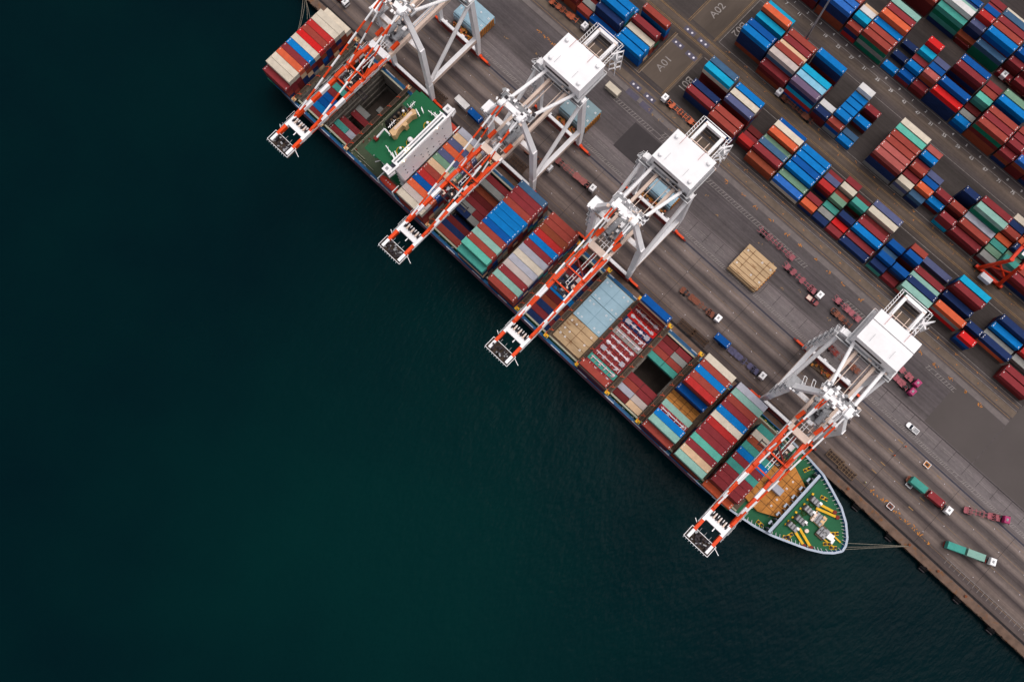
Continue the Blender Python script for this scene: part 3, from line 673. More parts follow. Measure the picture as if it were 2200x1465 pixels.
# lashing bridges between the bays
for x, z in ((-161.4, 8.6), (-147.3, 8.4), (-134.0, 8.6), (-48.0, 8.6), (-33.9, 9.4), (-19.0, 9.4), (-4.9, 9.4), (9.4, 9.4), (-92.2, 8.4)):
    b = MB(); w_ = .62
    y0, y1 = 44.2, 76.3
    for xx in (x-w_, x+w_): b.bb(xx-.11, xx+.11, y0, y1, z, z+.28, steelbrown)
    b.bb(x-w_, x+w_, y0, y1, z-.06, z-.003, mat('walkway_grating', srgb(70, 58, 50), .9, n=(3, .4)))
    for k in range(26):
        yy = y0+k*(y1-y0)/25; b.bb(x-w_, x+w_, yy-.05, yy+.05, z+.003, z+.1, steelbrown)
    for k in range(14):
        yy = y0+.3+k*(y1-y0-.6)/13
        for xx in (x-w_, x+w_): b.bb(xx-.1, xx+.1, yy-.1, yy+.1, 5.2, z-.01, steelbrown)
        if k % 2: b.box((x, yy, z+.32), (1.7, .14, .1), orange, rz=.6); b.box((x, yy+.3, z+.3), (1.3, .12, .1), rackorange, rz=-.5)
    lb = b.build('lashing_bridge', ship)
    for ye, s in ((y0-.1, -1), (y1+.1, 1)):
        c = MB(); c.box((x, ye, z+.35), (1.7, 1.3, .25), yellow if x > -60 else buff); c.box((x+.4, ye+.3*s, z+.55), (.5, .5, .2), steelbrown); c.box((x-.45, ye-.5*s, z+.5), (.18, 1.6, .18), orange, rz=.4)
        c.build('end_platform', lb)
# odds and ends along the side decks
b = MB(); r = random.Random(9)
for i in range(260):
    x = r.uniform(-170, 52); y = r.choice([r.uniform(43.8, 44.8), r.uniform(75, 75.9)])
    b.box((x, y, 5.2+.2), (r.uniform(.2, 1.1), r.uniform(.12, .4), r.uniform(.2, .6)), r.choice([cm_, grey, yellow, steelbrown, white, black, dkred]), rz=r.choice([0, 0, .3]))
for i in range(30):
    x = -133+r.uniform(0, 7); y = r.uniform(45, 75); b.box((x, y, 5.4), (.3, .8, .4), r.choice([cm_, yellow, dkred]), rz=r.uniform(0, 3))
b.build('deck_fittings', ship)
b = MB()
for x0 in (-133.2,): 
    b.bb(x0, -127.2, 46.2, 46.35, 5.2, 6.2, cm_); b.bb(-133.0, -132.8, 45, 75, 5.2, 6.3, cm_); b.bb(-130, -122, 45.4, 45.5, 5.2, 6.2, cm_)
b.build('deck_railing', ship)

# superstructure
sup = MB(); x0, x1, y0, y1 = -117.6, -107.3, 48.6, 71.8; ZR = 29.0
sup.bb(x0, x1, y0, y1, 5.2, ZR-.02, white)
for z in (9, 12, 15, 18, 21, 24): sup.bb(x0-1.0, x0, y0-.5, y1+.5, z, z+.2, green_d); sup.bb(x0, x1-3, y0-1.3, y0, z, z+.15, green_d); sup.bb(x0, x1-3, y1, y1+1.3, z, z+.15, green_d)
sp_ = sup.build('superstructure', ship)
b = MB(); b.prism([(-117.7, 46.2), (-109.9, 46.2), (-109.9, 73.4), (-114.5, 73.4), (-121.2, 73.4), (-121.2, 67.0), (-118.2, 67.0), (-118.2, 55.4), (-117.7, 55.4)], ZR, ZR+.25, green_r)
b.bb(-123.6, -117.9, 46.6, 56.8, 22.6, 22.9, green_d); b.bb(-125.4, -121.4, 67.2, 74.2, 22.6, 22.9, green_d)
b.bb(-123.4, -117.9, 50, 56, 5.2, 22.5, white); b.bb(-125.2, -121.6, 67.6, 72, 5.2, 22.5, white)
b.build('roof_deck', sp_)
# bridge: raked front wall, wings across the whole beam
b = MB()
b.bb(-109.9, -106.8, y0-.4, y1+.4, 26.9, 32.0, white)
b.add([(-106.79, y0-1.5, 31.9), (-106.79, y1+1.5, 31.9), (-105.75, y1+.2, 20.0), (-105.75, y0-.2, 20.0), (-107.6, y0-1.5, 31.9), (-107.6, y1+1.5, 31.9), (-107.4, y1+.2, 12), (-107.4, y0-.2, 12)],
      [(0, 3, 2, 1), (4, 0, 1, 5), (3, 7, 6, 2), (0, 4, 7, 3), (1, 2, 6, 5)], white)
b.build('front_wall', sp_)
b = MB()
for sgn, ya, yb in ((-1, y0, 43.9), (1, y1, 76.0)):
    b.add([(-109.6, ya, 30.9), (-107.0, ya, 30.9), (-107.4, yb, 30.9), (-109.4, yb, 30.9), (-109.6, ya, 31.2), (-107.0, ya, 31.2), (-107.4, yb, 31.2), (-109.4, yb, 31.2)],
          [(3, 2, 1, 0), (4, 5, 6, 7), (0, 1, 5, 4), (1, 2, 6, 5), (2, 3, 7, 6), (3, 0, 4, 7)], mat('dark_wing_deck', srgb(58, 62, 74), .7))
    b.beam((-107.0, ya, 31.9), (-107.4, yb, 31.9), .7, 1.2, white); b.beam((-107.0, ya+2*sgn, 30.4), (-107.4, yb, 30.4), .9, 1.2, white)
    b.box((-109.2, yb-sgn*1.5, 31.6), (2.6, 2.6, .8), white); b.box((-109.2, yb-sgn*1.5, 32.05), (1.0, 1.0, .15), grey)
b.build('bridge_wing', sp_)
b = MB()  # window band and rim of the wheelhouse roof seen from above
b.bb(-109.9, -107.0, y0-.4, y1+.4, 32.003, 32.1, white); b.bb(-109.2, -108.9, y0, y1, 32.11, 32.6, grey); b.bb(-108.3, -107.7, y0+.6, y1-.6, 32.11, 32.2, mat('dark_gutter', srgb(74, 84, 86), .6)); b.bb(-107.2, -106.9, y0-1, y1+1, 32.11, 32.6, white)
b.build('wheelhouse_roof', sp_)
b = MB(); r = random.Random(4)
for j, y in enumerate([50.6, 53.2, 55.6, 58.0, 60.6, 63.4, 66.0, 69.0]):
    for z in (29.2, 26.4, 23.8, 21.6): 
        if r.random() < .72: b.box((-106.79+(31.9-z)*.0874+.03, y+r.uniform(-.4, .4), z), (.12, .42, .5), glass)
b.build('porthole', sp_)
# funnel block and buff casing
b = MB(); b.prism([(-124.3, 57.6), (-124.3, 66.0), (-118.4, 66.0), (-118.4, 57.6)], 5.2, 25.0, funnelblack)
b.bb(-124, -118.7, 58.0, 65.6, 25.001, 25.6, black)
for y in (59.5, 61, 63, 65): b.cyl((-121.6, y, 25.6), (-122.2, y, 27.4), .45, steelbrown, 10)
for i in range(10): b.beam((-121.0+r.uniform(-1, 2), 60+r.uniform(-1, 4), 25.8), (-119.8+r.uniform(-1, 2), 61+r.uniform(-1, 5), 28.6), .12, .12, buff)
b.build('funnel', sp_)
b = MB(); b.prism([(-117.6, 54.9), (-115.6, 54.6), (-115.0, 55.4), (-115.7, 57.4), (-115.8, 59.6), (-114.8, 59.9), (-114.8, 61.2), (-115.9, 61.3), (-116.0, 64.0), (-115.3, 65.6), (-116.4, 66.4), (-117.5, 66.0), (-117.5, 58)], ZR+.3, 33.0, buff)
b.bb(-117.2, -116.3, 56.6, 65, 33.01, 33.2, tan); b.build('mast_casing', sp_)
for px, py, rr_ in ((868, 246, .28), (920, 271, 1.55), (883, 307, 1.55), (862, 325, 1.6)):
    q = at(px, py, ZR+.3); c = MB(); c.torus((q.x, q.y, ZR+.34), 1.55 if rr_ > 1 else .5, .11, yellow); c.build('painted_ring' if rr_ > 1 else 'vent_ring', sp_)
    d = MB(); rad = .95 if (px, py) == (883, 307) else .5
    d.cyl((q.x-.4, q.y+.3, ZR+.25), (q.x-.4, q.y+.3, ZR+1.6), .16, white, 8); d.dome((q.x-.4, q.y+.3, ZR+1.9), rad, white, 16, 6, full=True); d.build('radome', sp_)
for px, py in ((939, 276), (871, 324), (868, 347), (877, 320)):
    q = at(px, py, 32.4); c = MB(); c.dome((q.x, q.y, 32.5), .26, lampmat, 8, 3, full=True); c.cyl((q.x, q.y, 31.5), (q.x, q.y, 32.4), .06, grey, 6); c.build('floodlight', sp_)
b = MB()
for p, q in (((945, 239), (955, 262)), ((932, 242), (948, 258)), ((920, 238), (948, 260)), ((829, 313), (850, 345)), ((848, 325), (856, 343)), ((842, 328), (850, 343)), ((893, 235), (902, 250)), ((910, 242), (905, 232)), ((880, 231), (892, 219)), ((834, 275), (850, 258))):
    a, c = at(*p, 31.2), at(*q, 31.2); b.beam(a, c, .22, .22, white)
    for t in (.25, .5, .75): m_ = a.lerp(c, t); b.beam(m_+Vector((-.7, .5, 0)), m_+Vector((.7, -.5, 0)), .09, .09, white); b.beam(m_, m_+Vector((0, 0, -1.6)), .08, .08, white)
b.build('radar_mast', sp_)
for (a, c, e) in (((808, 298), (826, 277), (838, 290)), ((882, 236), (893, 220), (899, 224))):
    b = MB(); A, C_, E_ = at(*a, 24), at(*c, 27), at(*e, 26); b.beam(A, C_, .7, .6, white, .45, .4); b.beam(C_, E_, .5, .5, white); b.cyl(E_-Vector((0, 0, 6)), E_, .4, white, 8); b.box(A, (1.4, 1.4, 1.2), dkred); b.cyl(A, A-Vector((0, 0, 1.5)), .25, black, 6)
    b.build('stores_crane', sp_)
b = MB()
for pts in ([(803, 335), (813, 327), (835, 352), (833, 372)], [(806, 348), (818, 345), (832, 364)], [(812, 322), (826, 338)], [(918, 224), (940, 246), (945, 240)], [(875, 224), (880, 231)]):
    for p, q in zip(pts, pts[1:]): b.beam(at(*p, 24), at(*q, 24), .16, .5, white)
b.build('side_railing', sp_)
# lifeboats
for px, py in ((836, 396), (966, 270)):
    q = at(px, py, 17); b = MB(); cx_, cy_ = q.x, q.y
    vs = []; fs = []; n_ = 12; K = 9
    for i in range(K):
        t = -1+2*i/(K-1); w_ = 1.35*math.sqrt(max(.03, 1-abs(t)**3)); h_ = 1.5*math.sqrt(max(.05, 1-abs(t)**4))
        vs += [(cx_+t*4.6, cy_+w_*math.cos(2*math.pi*j/n_), 17+h_*math.sin(2*math.pi*j/n_)) for j in range(n_)]
    for i in range(K-1): fs += [(i*n_+j, i*n_+(j+1) % n_, (i+1)*n_+(j+1) % n_, (i+1)*n_+j) for j in range(n_)]
    fs += [tuple(range(n_))[::-1], tuple(range((K-1)*n_, K*n_))]
    b.add(vs, fs, mat('orange_red_lifeboat', srgb(186, 62, 46), .4))
    for t in (-1.2, -.2, .8): b.box((cx_+t, cy_, 18.5), (.35, .3, .12), white)
    lb = b.build('lifeboat', ship)
    d = MB()
    for t in (-3.6, 3.6): d.beam((cx_+t, cy_-1.6, 14.5), (cx_+t, cy_-1.6, 19.2), .3, .3, white); d.beam((cx_+t, cy_-1.6, 19.2), (cx_+t, cy_+1.6, 19.2), .3, .3, white)
    d.bb(cx_-4.8, cx_+4.8, cy_-1.8, cy_-1.5, 14.4, 14.7, grey); d.build('davit', lb)
# breakwater and forecastle gear
b = MB()
b.add([(66.6, 46.9, 6.3), (66.6, 73.2, 6.3), (65.3, 73.0, 11.0), (65.3, 47.0, 11.0), (67.5, 46.9, 6.3), (67.5, 73.2, 6.3), (66.2, 73.0, 11.0), (66.2, 47.0, 11.0)],
      [(0, 3, 2, 1), (4, 5, 6, 7), (3, 7, 6, 2), (0, 4, 7, 3), (1, 2, 6, 5)], hullgrey)
for k in range(13): y = 48+k*2.05; b.box((64.9+.25, y, 8.5), (1.1, .18, 4.2), mat('breakwater_rib_steel', srgb(112, 116, 124), .6))  # ribs in a darker grey than the breakwater plate
for k in range(6): b.box((64.3, 50+k*3.9, 9.4), (.7, 1.5, .2), hullgrey)
b.build('breakwater', ship)
zf = 8.0
def seg(name, pts, z, w, h, m, cap=None):
    b = MB()
    for p, q in pts: 
        A, C_ = at(*p, z), at(*q, z); b.beam(A, C_, w, h, m)
        if cap: b.cyl((C_.x, C_.y, zf), (C_.x, C_.y, z+.5), .7, cap, 8)
    b.build(name, ship)
seg('mooring_rope_trough', [((1757, 1081), (1793, 1100)), ((1753, 1091), (1799, 1111)), ((1706, 1138), (1727, 1172)), ((1717, 1134), (1742, 1176))], 8.5, .85, .5, yellow, dkred)
seg('chain_guard', [((1780, 1140), (1806, 1165)), ((1768, 1156), (1795, 1178))], 8.4, .5, .3, yellow)
def gear(name, px, py, parts):
    q = at(px, py, zf+1); b = MB()
    for dx, dy, dz, a, c, e, m_ in parts: b.box((q.x+dx, q.y+dy, zf+dz), (a, c, e), m_)
    for k in range(3): b.cyl((q.x-1.2+k*1.2, q.y-.9, zf+1.2), (q.x-1.2+k*1.2, q.y+.9, zf+1.2), .55, grey, 10)
    return b.build(name, ship)
for px, py in ((1752, 1077), (1738, 1096), (1720, 1117), (1703, 1131)):
    gear('mooring_winch', px, py, [(0, 0, .4, 4.2, 1.8, .8, grey), (1.6, .6, 1.5, 1, .8, .8, white), (-1.9, -.2, 1.4, .5, 2.2, .9, dark)])
for px, py in ((1762, 1111), (1756, 1119)):
    gear('windlass', px, py, [(0, 0, .4, 4.5, 2.0, .9, buff), (1.2, .8, 1.4, 1.3, .9, .9, buff), (-1.7, -.7, 1.4, .8, 1.4, .9, tan)])
for px, py in ((1770, 1141), (1765, 1147)):
    gear('anchor_winch', px, py, [(0, 0, .4, 3.2, 3.0, .9, steelbrown), (.8, .5, 1.3, 1.4, 1.5, .8, grey)])
q = at(1783, 1152, 9); b = MB(); b.box((q.x, q.y, 8.6), (2.6, 2.0, 1.2), white, rz=.1); b.box((q.x+1.9, q.y-.5, 8.3), (.8, 1.8, .3), white, rz=.1); b.build('deck_hatch', ship)
b = MB()
for px, py in ((1733, 1140),): q = at(px, py, 8.6); b.cyl((q.x-1.5, q.y+1.4, 8), (q.x-1.5, q.y+1.4, 9.8), .3, grey, 8); b.cyl((q.x, q.y, 8), (q.x, q.y, 9), .7, tan, 10)
b.build('bow_crane_post', ship)
for px, py, a in ((1771, 1070, .3), (1765, 1064, -.4), (1794, 1146, .8), (1777, 1168, .8), (1790, 1176, .7), (1697, 1150, 1.3), (1690, 1155, .4), (1737.5, 1008, 1.2), (1633, 1124, 0)):
    q = at(px, py, 8.3 if px > 1680 else 6.6); b = MB(); zz = zf if px > 1770 or (px < 1760 and py > 1130) else 6.3
    b.box((q.x, q.y, zz+.05), (2.6, 1.2, .1), yellow, rz=a)
    for s in (-.7, .7): b.cyl((q.x+s*math.cos(a), q.y+s*math.sin(a), zz+.1), (q.x+s*math.cos(a), q.y+s*math.sin(a), zz+1.0), .42, dark, 10)
    b.build('bollard', ship)
b = MB(); 
for i in range(n-1):     # inner bulwark stays round the bow
    p, q = Vector(outl[i]), Vector(outl[i+1])
    if min(p.x, q.x) < 52: continue
    L_ = (q-p).length; k = max(1, int(L_/1.25)); nn_ = Vector((60-0, 59.8))
    for j in range(k):
        a = p.lerp(q, j/k); d = (Vector((min(a.x-6, 74), 59.8))-a).normalized(); zz = 8.0 if a.x > 67 else 6.3
        b.beam((a.x+d.x*.2, a.y+d.y*.2, zz+.9), (a.x+d.x*1.35, a.y+d.y*1.35, zz+.1), .12, .3, white)
b.build('bulwark_stay', ship)
b = MB()   # coils of green line and small yellow fittings by the breakwater
r = random.Random(2)
for i in range(16): 
    q = at(1700+i*3.4, 1126-i*3.2, 8.2); b.torus((q.x+r.uniform(-.3, .3), q.y+r.uniform(-.5, .5), 8.1), .9, .12, mat('green_rope', srgb(52, 74, 34), .9), 10)
for px, py in ((1746, 1061), (1735, 1073), (1728, 1083), (1720, 1092), (1710, 1100), (1703, 1111), (1694, 1119), (1688, 1126)): q = at(px, py, 8.2); b.box((q.x, q.y, 8.3), (.7, .7, .6), yellow, rz=.4)
b.build('rope_coil', ship)

# ------------------------------------------------------------------ hatch covers lying on the ship
def hatch(label, pts, z0, z1, m, bolts, name='hatch_cover', group='hatch covers on the ship', frame=None, ribs=None):
    o = thing(name, label, 'hatch cover', (sum(p[0] for p in pts)/len(pts), sum(p[1] for p in pts)/len(pts), z0), 0, group)
    ox, oy = o.location.x, o.location.y
    b = MB(); b.prism([(x-ox, y-oy) for x, y in pts], 0, z1-z0, m); b.build('panel', o)
    if ribs:
        c = MB()
        for (ax, ay, bx, by) in ribs: c.beam((ax-ox, ay-oy, z1-z0+.03), (bx-ox, by-oy, z1-z0+.03), .16, .08, frame or m)
        c.build('stiffener', o)
    c = MB()
    for x, y in bolts:
        for s1, s2 in ((-.24, 0), (.24, 0), (0, -.24), (0, .24)): c.box((x-ox+s1, y-oy+s2, z1-z0+.06), (.16 if s1 else .6, .6 if s1 else .16, .12), white)
    if bolts: c.build('lifting_socket', o)
    return o
for i, (ya, yb) in enumerate(((56.6, 65.4), (65.6, 74.4))):
    hatch('pale blue hatch cover %s, between two lashing bridges' % ('nearest the quay' if i else 'in the middle of the ship'), [(-32.7, ya), (-20.2, ya), (-20.2, yb), (-32.7, yb)], 7.4, 8.1, hatchblue,
          [(x, y) for x in (-31.4, -29.6, -23.6, -21.6) for y in (ya+1.2, yb-1.4)], frame=mat('blue_hatch_seam', srgb(120, 150, 166), .7), ribs=[(-32.5, (ya+yb)/2, -20.4, (ya+yb)/2), (-26.4, ya+.2, -26.4, yb-.2)])
hatch('rusty beige hatch cover on the sea side of the pale blue covers', [(-32.7, 46.2), (-20.2, 46.2), (-20.2, 56.4), (-32.7, 56.4)], 7.4, 8.1, hatchbrown, [(x, y) for x in (-31.2, -22, -29) for y in (48.6, 51, 54.6)],
      frame=mat('rust_line', srgb(104, 70, 44), .9), ribs=[(-32.5, 48.8, -20.4, 48.8), (-32.5, 51.4, -20.4, 51.4), (-32.5, 54, -20.4, 54), (-26.4, 46.4, -26.4, 56.2)])
hatch('brown rusty hatch cover sunk between containers near the bow', [(10.8, 56.2), (23.0, 56.2), (23.0, 63.2), (10.8, 63.2)], 7.4, 8.2, hatchgold, [], frame=mat('rust_line', srgb(104, 70, 44), .9),
      ribs=[(11, y, 22.8, y) for y in (58, 59.8, 61.6)]+[(x, 56.4, x, 63) for x in (14, 17, 20)])
hatch('six-sided rust-streaked hatch cover at the foot of the breakwater', [(52.6, 50.6), (55, 50.3), (59.2, 50.0), (65.6, 53.3), (65.6, 67.2), (58.3, 70.0), (52.6, 69.6)], 6.35, 8.2, hatchgold,
      [(x, y) for x in (61.2, 64.6) for y in (54.5, 57.4, 62.4, 65.6)], frame=mat('rust_line', srgb(104, 70, 44), .9), ribs=[(53, y, 65.4, y) for y in (53.4, 56, 58.6, 61.2, 63.8, 66.4)]+[(x, 51, x, 69) for x in (56.2, 60, 63)])
# small white reefer box on the fore hatch
q = at(1666, 1046, 10.8)
container('short pale blue-white container alone on the rusty fore hatch', 'containers stacked on the ship deck', 'lavender grey', 20, q.x, q.y, 8.25)
# flat racks with lashed white pipes
frow = [('maroon steel', 1), ('bright red', 2), ('navy', 3), ('maroon', 4), ('grey', 5), ('maroon', 6), ('maroon', 7), ('maroon', 8), ('maroon', 9), ('teal', 10), ('maroon', 11)]
wl = mat('white_pipe', srgb(222, 208, 214), .5)
def flat_rack(label, cname, x, y, z, style, group='flat racks with lashed cargo'):
    o = thing('flat_rack', label, 'flat rack', (x, y, z), 0, group); b = MB(); m = P(cname)
    b.bb(-6.05, 6.05, -1.2, 1.2, 0, .35, m)
    for k in range(12): b.bb(-5.9+k*1.07, -5.7+k*1.07, -1.2, 1.2, .351, .41, m)
    for s in (-1, 1): b.bb(s*6.05, s*5.8, -1.2, 1.2, .35, .9, m)
    b.build('platform', o); r = random.Random(int(y*10)+style)
    c = MB(); 
    if style % 5 == 0: c.cyl((-5.3, 0, .75), (5.3, 0, .75), .28, wl, 8)
    elif style % 5 == 1: c.beam((-5.2, .1, .7), (5.2, -.1, .7), .4, .4, wl, .5, .5); c.cyl((-5, 0, .7), (-3.6, 0, .7), .6, wl, 10)
    elif style % 5 == 2: c.beam((-5.4, 0, .7), (5.4, 0, .7), .38, .38, wl); c.box((-4.2, 0, .8), (2, 1.6, .6), P('lavender grey')); c.box((4.4, 0, .8), (1.7, 1.7, .6), P('lavender grey')); c.box((1.5, 0, .9), (1.2, .9, .7), wl)
    elif style % 5 == 3: c.beam((-5.3, .2, .7), (5, .2, .7), .34, .34, wl); c.beam((3.4, -.9, .7), (5.4, .9, .7), .2, .2, wl); c.beam((5.4, -.9, .7), (5.4, .9, .7), .2, .2, wl)
    else: c.beam((-5.4, .3, .7), (4.6, .3, .7), .3, .3, wl); c.cyl((4.4, .2, .8), (5.4, .2, .8), .55, wl, 8)
    for k in range(4):
        xx = -4.4+k*2.9+r.uniform(-.5, .5); c.beam((xx, -.75, .8), (xx+.1, .75, .8), .18, .25, wl)
        if k % 2: c.beam((xx-.5, -.6, .85), (xx+.6, .6, .85), .16, .2, wl); c.beam((xx-.5, .6, .85), (xx+.6, -.6, .85), .16, .2, wl)
    c.build('lashed_pipe_cargo', o)
    d = MB()
    for k in range(6): xx = -4.9+k*1.95; d.bb(xx-.05, xx+.05, -1.15, 1.15, 1.12, 1.18, mat('orange_strap', srgb(210, 110, 80), .7))
    d.build('lashing_strap', o)
cn = {'maroon steel': 'maroon'}
for i, (c, k) in enumerate(frow):
    nm = cn.get(c, c)
    flat_rack('%s flat rack with lashed white pipes, %s rack row from the quay' % (nm, ORD[k]), nm, -12.3, YS(k)+CW/2, 9.6+ (0.3 if k % 2 else 0), i)
flat_rack('maroon flat rack with white pipes sunk between containers near the bow', 'maroon', 16.9, YS(9)+CW/2, 15.0, 3)
# boxes the flat racks and the sunken row stand on
b = MB()
for k in range(1, 12): b.bb(-18.2, -6.2, YS(k)+.05, YS(k)+2.4, 7.4, 9.55, P('dark red'))
b.bb(10.9, 22.9, YS(9)+.05, YS(9)+2.4, 7.4, 14.95, P('dark red'))
o = b.build('supporting_containers', kind='stuff'); tag(o, 'dark containers hidden underneath the flat racks', 'containers')

# ------------------------------------------------------------------ ship-to-shore cranes
YW, YL = 80.9, 105.5
def part(name, mb, par): return mb.build(name, par)
def crane(label, xc, ty, variant=0):
    o = thing('quay_crane', label, 'crane', (xc, 0, 0), 0, 'white quay cranes with striped booms')
    r = random.Random(variant+20)
    GX = .8; gx = (GX-3.6, GX+3.6); ZG = 42.0; n_ = variant
    # legs
    for sx in (-1, 1):
        b = MB(); b.beam((sx*9.9, YW, 2.6), (sx*9.9, YW, 15), 1.3, 1.6, white, 2.0, 2.0); b.beam((sx*9.9, YW, 15), (sx*9.9, YW, 41.5), 1.8, 1.7, white, 2.0, 1.8); part('leg', b, o)
        b = MB(); b.beam((sx*9.9, YL, 2.6), (sx*9.9, YL, 15), 1.2, 1.5, white, 1.9, 1.9); b.beam((sx*9.9, YL, 15), (sx*9.6, YL-.8, 42), 1.9, 1.9, white, 1.9, 1.9); part('leg', b, o)
        b = MB(); b.beam((sx*9.9, YW, 41), (sx*3.4+GX*.6, YW+.6, 57.5), 1.9, 1.7, white, 1.5, 1.4); part('upper_leg', b, o)
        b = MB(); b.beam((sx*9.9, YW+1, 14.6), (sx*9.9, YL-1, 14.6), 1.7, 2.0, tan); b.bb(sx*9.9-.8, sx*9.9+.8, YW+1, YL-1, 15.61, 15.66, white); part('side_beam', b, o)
        b = MB(); b.cyl((sx*9.9, YW+1.2, 16.2), (sx*9.7, YL-1.2, 40), .72, white, 10); part('diagonal_brace', b, o)
        b = MB(); b.cyl((sx*4.2+GX, YW+.8, 57), (sx*(6.2)+GX, YL-2.0, 43.6), .58, white, 10); part('back_stay', b, o)
    # sill beams and bogies
    for y, m_ in ((YW, dkred), (YL, dkred)):
        b = MB(); b.bb(-10.2, 10.2, y-.55, y+.55, 2.6, 4.2, white); b.bb(-9, 9, y-.8, y-.57, 2.2, 3.4, m_); 
        b.bb(-11, 11, y-1.15, y-.82, 1.8, 1.9, dkred)
        if y == YL:
            for k in range(9): b.box((r.uniform(-8, 8), y+r.uniform(.7, 1.0), 3.6), (r.uniform(.4, 1.8), .6, r.uniform(.5, 1.3)), r.choice([dark, white, grey]))
        part('sill_beam', b, o)
        for sx in (-1, 1):
            b = MB(); x0 = sx*9.9
            b.box((x0, y, 2.1), (3.0, .9, .9), orange)
            for k in (-1.5, 1.5, ): b.box((x0+k*1.9, y, 1.35), (3.8, .75, .9), orange); b.box((x0+k*1.9, y, .95), (4.4, .6, .3), dkred)
            b.box((x0+sx*5.4, y, .9), (.9, .6, .5), dkred)
            bo = part('bogie', b, o); c = MB()
            for k in (-4.4, -3.4, -2.2, -1.2, 1.2, 2.2, 3.4, 4.4): c.cyl((x0+k, y-.22, .42), (x0+k, y+.22, .42), .42, dark, 10)
            part('wheel', c, bo)
    # portal cross beams
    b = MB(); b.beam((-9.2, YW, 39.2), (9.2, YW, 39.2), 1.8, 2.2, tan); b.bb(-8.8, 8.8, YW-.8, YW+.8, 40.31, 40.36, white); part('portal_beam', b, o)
    b = MB(); b.beam((-9.8, YL-.8, 41.4), (9.8, YL-.8, 41.4), 2.0, 2.4, white); b.bb(-10.6, 10.6, YL-3.4, YL-2.0, 40.2, 40.35, grey)
    for x in (-10.6, 10.6): b.beam((x, YL-3.4, 41), (x, YL+1, 41), .18, .18, white)
    b.beam((-10.6, YL-3.4, 41.3), (10.6, YL-3.4, 41.3), .14, .14, white); b.beam((-10.6, YL-2.9, 41.3), (10.6, YL-2.9, 41.3), .14, .14, dark); part('portal_beam', b, o)
    # fixed girders over the portal and the back reach
    for x in gx:
        b = MB(); b.beam((x, 72.0, ZG), (x, 126.0, ZG), 1.05, 1.9, tan); b.beam((x, 106, ZG+.02), (x, 125.6, ZG+.02), 1.1, 1.94, white); part('trolley_girder', b, o)
    # hinged boom: two striped girders
    for x in gx:
        b = MB(); b.stripes((x, 27.5, ZG), (x, 70.4, ZG), 1.05, 1.8, 3.9, orange, white, 0); b.beam((x, 70.4, ZG), (x, 71.9, ZG), 1.25, 1.9, white); b.beam((x, 27.5, ZG), (x, 24.6, ZG), .95, 1.6, white)
        s = -1 if x < GX else 1
        for k in range(22):
            y = 31+k*1.85
            if k % 3: b.beam((x+s*.95, y, ZG+1.9), (x+s*.95, y+1.85, ZG+1.9), .06, .06, white)
            b.beam((x+s*.95, y, ZG+.9), (x+s*.95, y, ZG+1.9), .06, .06, white)
        b.bb(x+s*.66, x+s*1.0, 30, 71, ZG+.7, ZG+.78, grey); part('boom_girder', b, o)
    def crossb(nm, y, m_, w_=1.9, z=ZG+.2, h_=1.5, ext=0):
        b = MB(); b.beam((gx[0]-ext, y, z), (gx[1]+ext, y, z), w_, h_, m_); return b
    b = crossb('x', 33.0, white, 1.9); 
    for k in range(7): b.box((gx[0]+.8+k*.95, 34.6, ZG+1.0), (.5, 1.7, .9), tan if k % 2 else dark); b.box((gx[0]+.8+k*.95, 35.2, ZG+1.2), (.18, .9, 1.3), white)
    b.box((GX+.6, 31.3, ZG+.6), (.3, 1.2, .2), white); part('boom_cross_beam', b, o)
    b = crossb('x', 70.6, tan if variant != 0 else white, 2.3, ZG+.9); part('boom_cross_beam', b, o)
    # orange hinge brackets and inner orange frames
    b = MB()
    for x in gx:
        b.beam((x, 66.5, ZG+1.5), (x, 60.0, ZG+1.5), 1.3, 1.2, orange); b.beam((x-.2, 73.5, ZG+2.0), (x+.2, 76.6, ZG+3.0), 1.2, 1.0, orange); b.beam((x, 58.5, ZG+1.3), (x, 54, ZG+1.3), 1.2, .8, orange)
    b.beam((gx[0], 60.4, ZG+1.2), (gx[1], 60.4, ZG+1.2), .5, .5, orange); b.beam((gx[0]+.4, 64.3, ZG+1), (gx[1]-.4, 60.6, ZG+1), .45, .45, dkred); b.beam((gx[0], 54.4, ZG+.6), (gx[1], 54.4, ZG+.6), .45, .5, orange)
    b.beam((GX, 60.4, ZG+1), (GX, 70, ZG+1), .35, .35, dkred)
    part('hinge_bracket', b, o)
    b = MB()
    for x in (GX-.5, GX+.5): b.beam((x, 56, ZG+.6), (x, 80, ZG+.6), .16, .16, white)
    for k in range(12): b.beam((GX-.5, 57+k*2, ZG+.6), (GX+.5, 57+k*2, ZG+.6), .12, .12, white)
    for k in range(5): y = 74+k*1.5; b.beam((gx[0], y, ZG), (gx[1], y, ZG), .2, .2, white)
    for x in (GX-1.9, GX+2.0): b.beam((x, 73, ZG+.4), (x, 103, ZG+.4), .22, .3, tan)
    part('catwalk', b, o)
    # boom tip platform
    b = MB(); b.bb(gx[0]-1.2, gx[1]+1.0, 24.0, 28.0, ZG-.6, ZG-.45, mat('walkway_grating', (0, 0, 0, 1)))
    for y in (24.0, 28.0): b.beam((gx[0]-1.2, y, ZG+.6), (gx[1]+1.0, y, ZG+.6), .16, .16, white)
    for x in (gx[0]-1.2, gx[1]+1.0): b.beam((x, 24, ZG+.6), (x, 28, ZG+.6), .16, .16, white)
    for k in range(46): b.box((r.uniform(gx[0]+.2, gx[1]-.6), r.uniform(24.8, 27.6), ZG+r.uniform(-.2, .7)), (r.uniform(.2, 1.1), r.uniform(.15, .7), r.uniform(.2, .7)), r.choice([dark, dark, grey, black, dark]), rz=r.uniform(0, 3))
